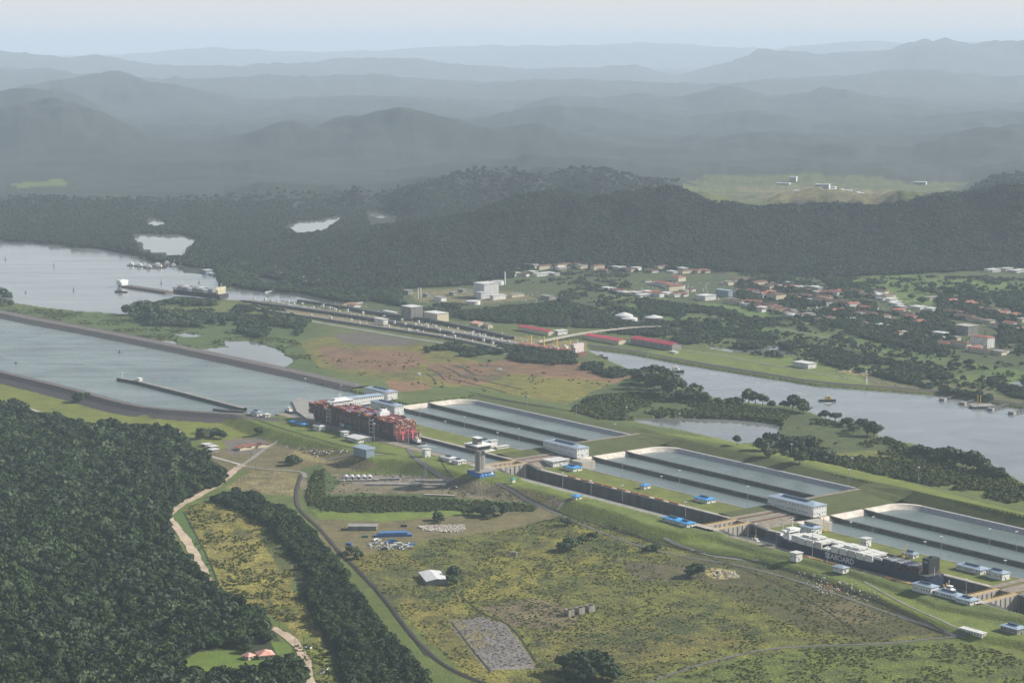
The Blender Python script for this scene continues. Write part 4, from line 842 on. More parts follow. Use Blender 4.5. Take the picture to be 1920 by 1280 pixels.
lk=MB().box(-26,-14,6,14,44.2,53).build('lookout',CONCG,ct); MB().box(-14,-13.8,6.5,13.5,48,51.5).build('window_band',GLASS,lk); MB().box(-27,-13,5,15,53,53.8).build('roof',WPAINT,lk)
MB().cyl(-20,10,53.8,60,.15).build('antenna',METAL,ct)
# ------------------------------------------------------------------ lamp masts
def mast_proto(h,nm,label,loc,group):
    r=root('lamp_mast',loc,0,label,'lamp mast',group); REG.append(MB().cyl(0,0,-1,h,.32,.22,6).build('pole',METAL,r))
    m=MB(); 
    for k in range(6): a=k*1.047; m.box(1.1*math.cos(a)-.7,1.1*math.cos(a)+.7,1.1*math.sin(a)-.5,1.1*math.sin(a)+.5,h-.5,h+.5)
    m.cyl(0,0,h-.2,h+.1,1.0); REG.append(m.build('lamp_head',WPAINT,r)); return r
MAST=[(573,709,742,0),(578,723,748,0),(594,759,788,0),(579,764,794,0),(674,777,811,0),(702,793,835,0),(766,798,830,0),(789,813,838,0),(798,841,866,0),(787,763,795,0),(835,789,823,0),(871,781,818,0),(933,810,840,0),(973,803,841,0),(958,882,903,-1),(984,867,899,-2),(1055,890,912,-4),(1108,903,926,-4),(1167,909,938,-4),(1167,857,903,-4),(1240,892,918,-4),(1274,881,922,-5),(1175,762,793,1),(1081,746,779,1),(989,743,763,1),(1274,775,808,0),(1153,794,822,-3),(1285,947,968,-4),
 (1402,911,948,-4),(1402,977,1016,-4),(1417,981,1011,-5),(1523,993,1043,-7),(1551,1023,1062,-7),(1595,984,1006,-9),(1734,1017,1044,-7),(1764,1004,1048,-7),(1884,1051,1080,-7),(1811,1084,1120,-7),(1591,879,916,0),(1722,875,906,0),(1637,974,996,-9),(1597,857,885,0),(1484,833,856,0),(788,702,724,0),(1380,795,822,-2),(1855,990,1030,-9),(1905,995,1035,-9),(640,722,742,0),(670,722,740,0)]
def where(x,y):
    if x<620: return 'by the channel end near the red ship bow'
    if x<820 and y<800: return 'behind the red ship'
    if x<820: return 'on the lawn before the red ship'
    if y<790 and x<1300: return 'on the bank beyond the upper basin'
    if x<1000: return 'between the control tower and upper basin'
    if x<1300: return 'along the middle chamber'
    if y<925: return 'on the grass bank above the lower basins'
    if x<1480: return 'around the second lock head'
    return 'around the lower chamber and the navy ship'
cntm={}
MAST.sort()
protoM=None
for x,yt,yb,z in MAST:
    wz=where(x,yb); k=cntm.get(wz,0); cntm[wz]=k+1
    lb=f'lamp mast {wz}, {nth(k)} from left'
    p=G(x,yb,z); 
    if protoM is None: protoM=mast_proto(27,'lamp_mast',lb,p,'tall lamp masts around the locks'); r=protoM
    else: r=copy_tree(protoM,p,label=lb)
    hh=(yb-yt)/ (F/ (p.y/CP)) ; r.scale=(1,1,max(.7,min(1.5,hh/27)))
# ------------------------------------------------------------------ container ships
CW,CH_,CLN=2.44,2.6,12.2
def cont_mesh(m,L=11.5):
    b=MB(); b.box(-L/2,L/2,-CW/2+.06,CW/2-.06,.05,CH_-.05)
    for s in(-1,1):
        b.box(s*L/2-.12,s*L/2+.12,-CW/2,-CW/2+.2,0,CH_-.02); b.box(s*L/2-.12,s*L/2+.12,CW/2-.2,CW/2,0,CH_-.02)
        b.box(-L/2,L/2,s*CW/2-.09*(s>0),s*CW/2+.09*(s<0),CH_-.3,CH_-.02)
    return b.mesh('container',m)
CM={k:cont_mesh(mat('container_'+k,c,.6,.15,.6)) for k,c in dict(maroon=(.085,.022,.026),red=(.24,.045,.045),rust=(.17,.06,.04),blue=(.05,.16,.40),navy=(.02,.035,.08),white=(.72,.70,.64),offwhite=(.52,.50,.45),grey=(.28,.28,.28),orange=(.58,.24,.09),yellow=(.62,.45,.12),tan=(.50,.33,.20),green=(.05,.18,.12),dark=(.040,.022,.025),pink=(.50,.14,.15),pale=(.62,.48,.42)).items()}
def hull(name,L,B_,zk,zd,parent,m,bow=1,fine_=.16):
    """x runs from stern (0) to bow (-L)"""
    st=[]; n=22
    for i in range(n+1):
        t=i/n; x=-L*t
        f=1.0
        if t>1-fine_: q=(t-(1-fine_))/fine_; f=math.sqrt(max(0,1-q**1.9))
        if t<.03: f=.93+.07*t/.03
        b=B_/2*max(f,.015); bw=b*(.97 if t<.8 else .97-.45*((t-.8)/.2)**1.2); sh=zd+(2.5*((t-.9)/.1) if t>.9 else 0)
        st.append([(x,-b,sh),(x,-b*.995,zd-2),(x,-bw,zk+3),(x,-bw*.6,zk),(x,bw*.6,zk),(x,bw,zk+3),(x,b*.995,zd-2),(x,b,sh)])
    return MB().loft(st).build(name,m,parent)
# red ship ---------------------------------------------------
RL=256; rp=W(-276,-3,0); rs=root('container_ship',rp,AX,'huge container ship with dark maroon stacks of containers in the upper chamber','ship','container ships')
hu=hull('hull',RL,44,-14,9,rs,MAROON); 
MB().box(-RL*.85,-1,-21,21,9.02,9.3).build('deck',DECK,rs)
for x in(-62,-190): pass
def text(body,size,loc,rot,m,parent,name='lettering',ext=.08,sx=1.0):
    c=bpy.data.curves.new(name,'FONT'); c.body=body; c.size=size; c.extrude=ext; c.materials.append(m); c.space_character=1.02; c.offset=size*.012
    o=bpy.data.objects.new(name,c); COL.objects.link(o); o.parent=parent; o.location=loc; o.rotation_euler=rot; o.scale=(sx,1,1)
    dg=bpy.context.evaluated_depsgraph_get(); me=bpy.data.meshes.new_from_object(o.evaluated_get(dg)); o2=bpy.data.objects.new(name,me); COL.objects.link(o2); o2.parent=parent; o2.location=loc; o2.rotation_euler=rot; o2.scale=(sx,1,1); bpy.data.objects.remove(o); return o2
text('ZIM',8,(-156,-22.25,2.2),(math.pi/2,0,0),WPAINT,hu,ext=.1); text('LNG',8,(-138,-22.25,2.2),(math.pi/2,0,0),TEAL,hu,ext=.1)
bays=[-8-i*13.1 for i in range(19)]
bays=[x for x in bays if not(-70<x<-58) and not(-192<x<-180)]
rr=random.Random(5); ntier={}
stuffred={}
cont_n=0
def put(kind,x,y,z,parent_root_loc,label,group):
    o=bpy.data.objects.new('container',CM[kind]); COL.objects.link(o)
    c=Vector((x*CA-y*SA,x*SA+y*CA,z)); o.location=Vector(parent_root_loc)+c; o.rotation_euler=(0,0,AX); o['label']=label; o['category']='container'; o['group']=group; return o
STF={}
def putstuff(kind,x,y,z,base,key):
    STF.setdefault((key,kind),[]).append((Vector(base)+Vector((x*CA-y*SA,x*SA+y*CA,z))))
shade_sidecol=['dark','dark','dark','dark','maroon','maroon','maroon','maroon','maroon','rust','dark']; lit_topcol=['maroon','red','maroon','red','pink','rust','maroon','pale','maroon','orange','red']  # near side darkened for shade, tops paler as lit, put into container colours
midtop=['blue','maroon','maroon','red','maroon','blue','pale','orange']
nb_=len(bays)
for bi,x in enumerate(bays):
    f=1 if x>-RL*.86 else .86; rows=17 if x>-215 else (15 if x>-230 else 13)
    T=7 if bi<2 else 8
    if x<-225: T=7
    for j in range(rows):
        y=(j-(rows-1)/2)*2.5; t=T-(rr.random()<.25)-(rr.random()<.12)
        if j in(0,): t=T-(rr.random()<.2)
        for k in range(t):
            edge=(j==0); top=(k>=t-2); end=(bi==0); far=(j==rows-1)
            if not(edge or top or end or far or bi in(3,4,12,13,nb_-1)): continue
            z=9.3+k*2.62
            col=rr.choice(shade_sidecol) if (edge and not k>=t-1) else rr.choice(midtop if 5<=bi<=9 and rr.random()<.75 else lit_topcol)
            if end and not edge: col=rr.choice(['red','orange','tan','maroon','maroon','red','rust','rust'] if k>2 else ['red','red','maroon','pink'])
            if edge and cont_n<142:
                cont_n+=1
                put(col,x-6.3,y,z,rp,f'{col if col not in("dark","tan") else {"dark":"blackish","tan":"tan"}[col]} container, near side of red ship, {nth(bi)} bay from stern, {nth(k)} tier','containers on the near side of the red ship')
            else: putstuff(col,x-6.3,y,z,rp,'red')
for (key,kind),pl in STF.items():
    me0=CM[kind]; nv=len(me0.vertices); V0=np.array([v.co[:] for v in me0.vertices]); 
    F0=[p.vertices[:] for p in me0.polygons]; R=np.array([[CA,-SA,0],[SA,CA,0],[0,0,1]]); V0=V0@R.T
    V=np.concatenate([V0+np.array(p) for p in pl]); Fq=np.concatenate([np.array(F0)+i*nv for i in range(len(pl))]); o=mesh_np('container_stack',V,Fq,me0.materials[0]); o['kind']='stuff'; o['label']=f'mass of {kind} containers stacked on the red ship'
# lashing bridges, bridge house, funnel, stern frame
for q,x in enumerate([-71.5,-193.5]):
    w_=11.5; nm='bridge_house' if q else 'engine_casing'
    b=MB(); 
    if q: b.box(x,x+10,-15,15,9.3,38).box(x-1,x+11,-22,22,33.5,37).box(x+1,x+9,-12,12,38,41)
    else: b.box(x+1,x+10,-9,9,9.3,36).box(x+2,x+9,-5,5,36,40)
    hs=b.build(nm,WPAINT,rs)
    if q:
        MB().box(x+11,x+11.15,-21,21,34.5,36).build('window_band',GLASS,hs)
        for t in range(5): MB().box(x+10,x+10.15,-13,13,13+t*4,14.2+t*4).build('window_band',GLASS,hs)
        m=MB(); m.cyl(x+5,0,41,50,.5,.3); m.bar((x+5,-4,46),(x+5,4,46),.4); m.build('mast',WPAINT,rs)
    else: MB().cyl(x+4,0,40,43,1.6).cyl(x+7,2,40,42.5,1.2).build('funnel_pipe',BLACKM,hs)
    m=MB()
    for yy in(-22.1,):
        for xx in(x-.5,x+w_-1.5): m.bar((xx,yy,2),(xx,yy,27),.7)
        for zz in(6,12,18,24): m.bar((x-.5,yy,zz),(x+w_-1.5,yy,zz),.6)
    m.build('accommodation_ladder',WPAINT,rs)
for x in bays[1:]:
    m=MB()
    for y in(-21.8,21.8): m.box(x+.02,x+.5,y-.4,y+.4,9.3,21)
    m.box(x+.1,x+.4,-21.5,21.5,20.2,20.9); m.build('lashing_bridge',METAL,rs)
m=MB(); 
for y in(-21,-10,0,10,21): m.box(-1,.2,y-.4,y+.4,4,15)
for zz in(5,9,14.5): m.box(-1,.25,-21.5,21.5,zz,zz+.8)
m.build('stern_frame',REDC,rs)
PK=mat('pink_red_paint',(.62,.12,.15),.6,.1,.5)
for y in(-9,9): m=MB(); m.box(.3,.8,y-1.4,y+1.4,1,12); m.box(.3,.8,y-4,y+4,12,14.2); m.build('stern_fairlead_tower',PK,rs)
# navy ship ---------------------------------------------------
NL=258; np_=W(773,1,0); ns=root('container_ship',np_,AX,'navy container ship with white containers and white company lettering on its hull','ship','container ships')
hn=hull('hull',NL,29,-26,-.6,ns,NAVY,fine_=.2); MB().box(-NL*.8,-.5,-13.6,13.6,-.58,-.4).build('deck',DECK,ns)
text('SEABOARD',9.2,(-160,-14.62,-8.2),(math.pi/2,0,0),WPAINT,hn,ext=.1,sx=1.0)
wb=[]; x=-206
sections=[('white',[-214+i*13.6 for i in range(4)],3),('low',[-159.4],1),('white',[-145.5+i*13.6 for i in range(5)],3),('mess',[-77],2),('navy',[-62,-48.5,-35,-21.5],3)]
nbay=0
for kind,xs,T in sections:
    for x in xs:
        rows=11 if x>-205 else 9; nbay+=1
        for j in range(rows):
            y=(j-(rows-1)/2)*2.5
            t=T+(1 if kind=='white' and 3<=j<rows-2 and nbay in(2,3,7,8) else 0)
            if kind=='navy': t=3 if j<8 else 2
            if kind=='mess': t=rr.choice([1,2,3])
            if kind=='low': t=1 if j<6 else 3
            for k in range(t):
                z=-.4+k*2.62
                if not(j==0 or k==t-1 or (x in(-21.5,) and True) or (j==rows-1)): continue
                if kind in('white','low'): col='white' if (nbay*5+j)%4 else 'offwhite'
                elif kind=='mess': col=rr.choice(['white','grey','white','navy'])
                else: col=rr.choice(['navy','navy','dark','navy','maroon']) if (j==0) else rr.choice(['navy','grey','navy','grey'])
                if x==-21.5 and k<3 and j>0: col=rr.choice(['grey','pale','dark','white','grey'])
                if cont_n<280: 
                    cont_n+=1; put(col,x,y,z,np_,f'{col if col!="dark" else "blackish"} container on navy ship, {nth(nbay-1)} bay from bow, {nth(j)} row, {nth(k)} tier','containers on the navy ship')
                else: STF.setdefault(('navy',col),[]).append(Vector(np_)+Vector((x*CA-y*SA,x*SA+y*CA,z)))
for (key,kind),pl in STF.items():
    if key!='navy': continue
    me0=CM[kind]; nv=len(me0.vertices); V0=np.array([v.co[:] for v in me0.vertices]); F0=[p.vertices[:] for p in me0.polygons]; R=np.array([[CA,-SA,0],[SA,CA,0],[0,0,1]]); V0=V0@R.T
    V=np.concatenate([V0+np.array(p) for p in pl]); Fq=np.concatenate([np.array(F0)+i*nv for i in range(len(pl))]); o=mesh_np('container_stack',V,Fq,me0.materials[0]); o['kind']='stuff'; o['label']=f'mass of {kind} containers stacked on the navy ship'
fh=MB(); fh.box(-236,-226,-9,9,-.4,10).box(-236,-229,-13.5,13.5,9,11).box(-235,-227,-6,6,11,13); fh=fh.build('bridge_house',WPAINT,ns); MB().box(-225.95,-225.8,-8,8,7,8.5).build('window_band',GLASS,fh)
MB().add([(-250,0,2.6),(-242,-8,1.8),(-228,-12.5,.6),(-228,12.5,.6),(-242,8,1.8)],[(0,1,2,3,4)]).build('foredeck',WPAINT,ns)
m=MB(); m.cyl(-230,0,13,27,.6,.35); m.bar((-230,-4,24),(-230,4,24),.5); m.cyl(-246,0,2,14,.4); m.build('mast',WPAINT,ns)
fn=MB(); fn.box(-17,-7,-4,14,-.4,17).cyl(-12,4,17,19,2); fn=fn.build('funnel',BLACKM,ns); MB().box(-15,-9,-4.15,-4,12,14).build('funnel_stripe',mat('pale_blue_grey',(.25,.3,.36),.6),fn)
MB().cyl(-2,0,-.4,9,.25).build('flag_staff',WPAINT,ns)
fl=root('flag',W(775,1,3.6),AX,'large red, white and blue striped flag hanging at the navy ship stern','flag')
for k in range(7): MB().add([(0,-.1+.5*math.sin(k),4-k*.9),(5.5,.4*math.sin(k*1.3),3.2-k*.9-2.5),(5.5,.4*math.sin(k*1.3),2.3-k*.9-2.5),(0,-.1+.5*math.sin(k),3.1-k*.9)],[(0,1,2,3)]).build('stripe',(REDC if k%2==0 else WPAINT),fl)
# ------------------------------------------------------------------ tugs and other craft
def tug(loc,rz,label,L=28,body=None,house=None,group='tugs',wakew=False,deckc=None):
    body=body or BLACKM; house=house or WPAINT; r=root('tugboat',loc,rz,label,'tugboat',group); s=L/28
    st=[]
    for i in range(9):
        t=i/8; x=(t-.5)*28*s; f=math.sin(min(1,(1-t)*3.2)*math.pi/2)*(.82+.18*min(1,t*5)); b=5*s*max(f,.12); sh=(2.2+1.4*t*t)*s
        st.append([(x,-b,sh),(x,-b*.8,-1),(x,b*.8,-1),(x,b,sh)])
    MB().loft(st).build('hull',body,r)
    h1=MB().box(-4*s,7*s,-3.2*s,3.2*s,2*s,5.4*s).build('deckhouse',house,r); MB().box(7.02*s,7.1*s,-2.6*s,2.6*s,3.6*s,4.6*s).build('window_band',GLASS,h1)
    h2=MB().box(0,5*s,-2.2*s,2.2*s,5.4*s,8.4*s).build('wheelhouse',house,r); MB().box(-.05*s,5.05*s,-2.25*s,2.25*s,6.7*s,7.7*s).build('window_band',GLASS,h2)
    for y in(-2.4,2.4): MB().cyl(-2.5*s,y*s,5.4*s,9*s,.7*s).build('funnel',YELM if deckc is None else deckc,r)
    m=MB(); m.cyl(1.5*s,0,8.4*s,14*s,.2*s); m.bar((1.5*s,-1.5*s,12*s),(1.5*s,1.5*s,12*s),.2*s); m.build('mast',WPAINT,r); MB().cyl(9*s,0,2.5*s,4*s,1*s).build('winch',METAL,r)
    return r
tug(G(543,773,-3.4),AX+math.pi,'dark tugboat waiting on the water beside the red ship bow')
tug(G(776,831,-3.4)+Vector((6,0,0)),AX+math.pi,'black and white tugboat pushing at the stern of the red ship',30)
tug(W(488,-9,-16.8),AX,'small white tugboat ahead of the navy ship bow',26,house=WPAINT)
tug(W(795,-4,-16.8),AX+.15,'black tugboat with white wheelhouse behind the navy ship stern',34)
tug(G(1551,752,-16),math.radians(-8),'dark tugboat with a yellow deckhouse trailing a wake in the sea canal',30,house=YELM)
tug(G(227,548,-11),math.radians(175),'small grey-green tugboat on the lake beside the long ship',32,house=METAL)
tug(G(1265,698,-16),math.radians(-10),'dark workboat with white cabin behind the tall canal-side trees',36)
tug(G(1126,672,-16),math.radians(-12),'dark workboat in the canal mouth near the red-roofed sheds',30,house=METAL)
tug(G(300,502,-11),math.radians(170),'grey workboat moored by the dredging barges',34,house=WPAINT)
# wake of the tug
def wake(pts,w0,w1,z,name='wake'):
    P=[G(x,y,z) for x,y in pts]; P=fine(P,12); n=len(P); V=[];Fc=[]
    rw=random.Random(2)
    for i,p in enumerate(P):
        d=P[min(i+1,n-1)]-P[max(i-1,0)]; d.normalize(); rt=Vector((d.y,-d.x,0)); w_=(w0+(w1-w0)*i/(n-1))*(.4+1.1*rw.random()); V+=[p+rt*w_,p-rt*w_]
    for i in range(n-1):
        if rw.random()<.75: Fc.append((2*i,2*i+1,2*i+3,2*i+2))
    o=MB().add(V,Fc).build(name,mat('foam',(.42,.45,.45),.8,.3,.3)); o['kind']='stuff'; return o
wake([(1541,748),(1500,737),(1440,722),(1380,708),(1330,700)],1.0,2.2,-15.8); wake([(1560,755),(1548,756)],2,4,-15.8)
wake([(778,832),(800,836),(818,838)],10,3,-3.3,'wash')
# far ships in the old locks
def farship(a,b,z,wd,label,body,fb=6,house=(.0,.12,18,WPAINT),cargo=None,name='cargo_ship',cr=None):
    A,B2=G(*a,z),G(*b,z); d=B2-A; L=d.length; r=root(name,A,math.atan2(d.y,d.x),label,'ship','ships at the old locks')
    st=[]
    for i in range(11):
        t=i/10; f=math.sqrt(max(0,1-max(0,(t-.85)/.15)**2)); q=wd/2*max(f,.05); st.append([(L*t,-q,fb),(L*t,-q*.9,-1),(L*t,q*.9,-1),(L*t,q,fb)])
    MB().loft(st).build('hull',body,r); h0,h1,hh,hm=house
    hz=MB().box(L*h0+2,L*h1,-wd*.4,wd*.4,fb,fb+hh*.6).box(L*h0+4,L*h1-2,-wd*.5,wd*.5,fb+hh*.6,fb+hh).build('superstructure',hm,r); MB().box(L*h1+.02,L*h1+.2,-wd*.35,wd*.35,fb+hh*.3,fb+hh*.45).build('window_band',GLASS,hz)
    m=MB().cyl(L*(h0+h1)/2,0,fb+hh,fb+hh+8,.6); m.build('mast',WPAINT,r)
    return r,L
r,L=farship((420,559),(325,549),-6,32,'dark ship stacked with grey-white cargo and a yellow superstructure in the old locks',MAROON,10,(.03,.07,17,mat('cream_yellow_paint',(.52,.46,.32),.6,.15,.3)))
for k in range(8):
    for j in range(3): MB().box(L*.14+k*L*.1,L*.14+k*L*.1+L*.088,-14+j*9.4,-5.2+j*9.4,10.2,20-(k*j%3)).build('cargo_block',CM['grey'].materials[0] if (k+j)%3 else mat('container_white',(0,0,0)),r)
r,L=farship((318,550),(222,536),-11,24,'long low rust-grey tanker entering the old locks from the lake',mat('rust_grey',(.13,.095,.085),.7),4,(.86,.97,13,WPAINT))
for k in range(9): MB().box(L*.08+k*L*.085,L*.08+k*L*.085+4,-9,9,4,6).build('hatch',mat('rust_grey',(0,0,0)),r)
r,L=farship((1092,668),(965,650),-12,30,'red-decked bulk carrier with four yellow cranes leaving the old locks',RUST,8,(.03,.11,16,mat('offwhite',(.58,.50,.46),.6,.3,.3)))
MB().box(L*.15,L*.96,-13,13,8.02,8.4).build('deck',RUST,r)
rz_=random.Random(8)
for k in range(24):
    s_=rz_.uniform(1.2,3.2); o=MB().box(-s_,s_,-s_*.7,s_*.7,-.2,s_*.9).box(-s_*.5,s_*.4,-s_*.4,s_*.4,s_*.9,s_*1.6).build('deck_gear',WPAINT if k%3 else SALMON,r); o.location=(L*rz_.uniform(.01,.5)**1.0,rz_.uniform(-12,12),8.4 if k%2 else 12); o.rotation_euler=(0,0,rz_.random()*3)
for k in range(5): MB().box(L*.2+k*L*.15,L*.2+k*L*.15+L*.1,-8,8,8.4,10).build('hatch',ROOFT,r)
for k in range(4):
    c=MB(); x=L*.18+k*L*.19; c.box(x-.9,x+.9,-1,1,8,28); c.bar((x,0,20),(x+12,2,27),.8); c.build('crane',YELM,r)
# ------------------------------------------------------------------ the old locks
OL='white huts along the old locks'
def strip(name,pts,z,prof,m,label,cat='wall',group=None):
    p=smooth([G(x,y,z) for x,y in pts],1); o=sweep(name,p,prof,m); tag(o,label,cat,group); return o
strip('lock_wall',[(455,566),(600,585),(700,600),(760,610),(860,628),(965,650)],-11,[(6,-1),(6,5),(-6,5),(-6,-1)],CONCD,'long dark centre wall of the old locks','wall')
strip('lock_wall',[(560,566),(640,577),(700,588),(760,596),(860,612),(960,636)],-11,[(5,-1),(5,6),(-5,6),(-5,-1)],CONCD,'long dark far wall of the old locks below the grey towers','wall')
strip('lock_wall',[(440,575),(560,592),(700,613),(800,627),(900,646),(955,660)],-11,[(4,-1),(4,4),(-4,4),(-4,-1)],CONCG,'pale near wall of the old locks beside the green strip','wall')
rx=random.Random(11); olp=[]
for (a,b) in(((470,562),(640,583)),((610,578),(960,640)),((560,590),(950,650)),((700,600),(960,645))):
    for k in range(11): t=(k+.2+.6*rx.random())/11; olp.append((a[0]+(b[0]-a[0])*t,a[1]+(b[1]-a[1])*t-rx.random()*5))
olp.sort(); hutm=MB().box(-2.2,2.2,-1.6,1.6,-.5,3).mesh('lock_hut',WHITE); hutr=MB().box(-2.5,2.5,-2,2,3.02,3.4).mesh('roof',ROOFW); 
for i,(x,y) in enumerate(olp):
    p=G(x,y,-6); p.z=-6; o=obj('lock_hut',hutm,None,p,math.radians(-28)); tag(o,f'tiny white hut on the old lock walls, {nth(i)} from the left','hut',OL); r2=obj('roof',hutr,o); o.scale=(1,1,rx.uniform(.8,1.8)); MB().box(2.21,2.3,-.6,.6,0,2.2).build('door',ROOFD,o)
A28=math.radians(-52)
# buildings by the old locks
bld(771,599,-10,40,32,27,'grey administration block with a pale end slab and white balconies by the old locks','office block',rows=6,roof='flat',rm=ROOFW,wall=CONCG,over=.5,ww=(2.6,1.9))
bld(820,603,-10,52,31,17,'cream yellow hall with flat pale roof beside the administration block','hall',roof='flat',rm=ROOFW,wall=CREAM,win=False)
bld(719,607,-8,36,12,9,'white two-storey control house on the old locks, open lit end','building',roof='flat',rm=ROOFW,rows=2)
bld(738,590,-10,44,10,5,'long low pale building left of the administration block','building',roof='flat',rm=ROOFW)
bld(664,578,-11,30,20,7,'small white-walled house with pink roof left of the long low building','house',roof='gable',rm=ROOFT,rh=2)
bld(908,559,-11,43,44,34,'tall grey-white power plant block with bright roof','power plant',roof='flat',rm=ROOFW,wall=mat('pale_cladding',(.52,.51,.50),.7,.1,.1),win=False)
bld(902,561,-11,20,12,16,'lower annex in front of the power plant block','annex',roof='flat',rm=ROOFW,wall=mat('pale_cladding',(0,0,0)),win=False)
bld(925,562,-11,14,38,10,'long low white annex at the foot of the power plant','annex',roof='flat',rm=ROOFW,wall=WHITE)
bld(960,557,-11,10,38,6,'low house row with pinkish doors right of the power plant','building',roof='flat',rm=CONCG,wall=CREAM)
bld(1030,562,-11,34,22,8,'dark-roofed shed right of the power plant','shed',roof='gable',rm=CONCG,wall=CONCG,win=False,rh=2)
def tank(x,y,r,h,dome,label,m=None,z=-11,group='storage tanks'):
    t=root('storage_tank',G(x,y,z),0,label,'tank',group); MB().cyl(0,0,-1,h,r,n=20).build('shell',m or ROOFW,t); MB().cyl(0,0,h,h+dome,r*1.02,r*.12,n=20).build('dome',ROOFW,t)
    MB().box(-.5,.5,-r-.6,-r,-1,h).build('ladder',METAL,t); return t
tank(933,534,16,10,1,'white cylindrical tank behind the slim chimney'); tank(887,570,17,8,1,'white cylindrical tank before the power plant, nearest the trees')
tank(1170,597,20,8,6,'left of the three domed tanks in the meadow'); tank(1180,603,18,8,5,'middle domed tank, just in front of the left one'); tank(1226,602,20,9,5,'right domed tank standing apart in the meadow',m=CONCD)
c=root('chimney',G(947,534,-11),0,'slim white chimney behind the power plant','chimney'); MB().cyl(0,0,-1,34,1.7,1.4).build('stack',WPAINT,c); MB().cyl(0,0,34,34.8,1.7).build('rim',METAL,c)
for k,(x,yt,yb) in enumerate(((784,541,560),(789,541,559))):
    c=root('chimney',G(x,yb,-11),0,f'{["left","right"][k]} one of the two thin grey chimneys in the industrial yard','chimney','thin chimneys in the yard'); MB().cyl(0,0,-1,26,1.1,.9).build('stack',WPAINT,c)
bld(827,565,-11,30,16,9,'plain pale grey shed in the industrial yard','shed',roof='gable',rm=CONCG,wall=WHITE,win=False)
for k,(x,y,L_,w_,h_) in enumerate(((765,552,20,14,9),(800,556,16,12,6),(850,554,18,14,7),(868,548,22,12,6))): bld(x,y,-11,L_,w_,h_,f'grey industrial shed among yard clutter, {nth(k)} from the left','shed','industrial yard sheds',roof='flat',rm=CONCG,wall=CONCG,win=False)
bld(897,613,-10,30,26,7,'salmon-roofed house by the old locks','house',roof='gable',rm=SALMON,wall=CREAM,rh=3)
bld(915,614,-10,16,14,6,'small cream house right of the salmon-roofed house','house',roof='gable',rm=CONCG,wall=CREAM,rh=2)
bld(1028,628,-10,112,20,7,'long crimson-roofed warehouse next to the viaduct','warehouse',roof='gable',rm=ROOFR,wall=CREAM,rh=3,ang=math.radians(-55),win=False)
bld(1046,627,-10,16,26,7,'short white building at the end of the crimson-roofed warehouse','building',roof='flat',rm=ROOFW)
bld(1160,645,-11,112,26,7,'crimson-roofed shed row, left of the two by the canal','warehouse',roof='gable',rm=ROOFR,wall=CREAM,rh=3,win=False)
bld(1260,657,-12,128,24,11,'crimson-roofed warehouse with white gable end by the canal, right of the two','warehouse',roof='gable',rm=ROOFR,wall=CONCG,rh=4.5)
bld(1265,663,-12,14,10,3,'tiny white store before the gable of the crimson-roofed warehouse','store',roof='flat',rm=ROOFW,win=False)
bld(1515,691,-12,40,22,9,'isolated white block with openings on the lawn beside the sea canal','building',roof='flat',rm=ROOFW,rows=2)
b=root('beacon_tower',G(1624,719,-12),0,'small white beacon tower at the canal edge','beacon'); MB().cyl(0,0,-1,11,2,1.4).build('tower',WPAINT,b); MB().cyl(0,0,11,12.5,2.2).build('lantern',METAL,b)
# viaduct
vp=smooth([G(x,y,-3) for x,y in[(1008,640),(1040,634),(1080,626),(1130,619),(1190,613),(1240,612)]],2); va=root('viaduct',(0,0,0),0,'long curving viaduct on slim piers between the warehouses','bridge')
sweep('deck',vp,[(5,-1.5),(5,.6),(-5,.6),(-5,-1.5)],CONC,va); vf=fine(vp,18)
for i in range(1,len(vf)-1,2):
    m=MB(); q=vf[i]; m.cyl(q.x,q.y,-13,q.z-1.4,1.1); m.build('pier',CONC,va)
# floating boom, barges, lakeside sheds
for k in range(9):
    t=k/8; p=G(503+57*t,548-9*t,-10.5); o=MB().box(-9,9,-2,2,-.5,2).box(-8,8,-2.4,2.4,2,2.4).build('boom_float',WPAINT); o.location=p; o.rotation_euler=(0,0,math.radians(38)); tag(o,f'white float of the boom across the old lock entrance, {nth(k)} from the left','float','floating boom sections')
for k,(x,y,L_) in enumerate(((250,498,34),(266,500,40),(284,503,44),(300,499,46),(318,496,40),(330,500,36))):
    r=root('barge',G(x,y,-11),math.radians(-6+4*k),f'moored barge with white deckhouses at the lake, {nth(k)} from the left','barge','barges moored at the lake')
    MB().box(-L_/2,L_/2,-6,6,-1,2).build('hull',mat('rust_grey',(0,0,0)),r); MB().box(-L_/3,0,-4,4,2,7).box(-L_/4,-4,-3,3,7,10).build('deckhouse',WPAINT,r); MB().cyl(L_/3,0,2,14,.5).build('mast',YELM if k%2 else WPAINT,r)
bld(386,513,-10,20,20,9,'blue-walled shed on the lakeside spit','shed',roof='flat',rm=ROOFW,wall=mat('pale_blue_wall',(0,0,0)),win=False)
bld(400,516,-10,26,8,4,'low white shed right of the blue shed on the spit','shed',roof='flat',rm=ROOFW)
bld(335,487,None,26,14,7,'white house behind the moored barges','house',roof='gable',rm=ROOFW,rh=2)
for k,(x,y,L_,w_,c_) in enumerate(((480,508,26,14,ROOFW),(500,514,46,16,ROOFW),(525,516,40,16,ROOFN),(540,513,24,12,ROOFW),(571,524,16,12,ROOFW),(600,530,14,10,ROOFT),(572,532,12,12,ROOFW))): bld(x,y,-8,L_,w_,6,f'pale building in the trees behind the old locks entrance, {nth(k)} from the left','house','pale buildings left of the old locks',roof='gable',rm=c_,rh=2,win=False)
bm_=[(10,487,6),(101,500,8),(138,545,6),(302,532,8),(373,531,5),(48,549,3),(30,681,2),(224,661,3)]
bm_.sort()
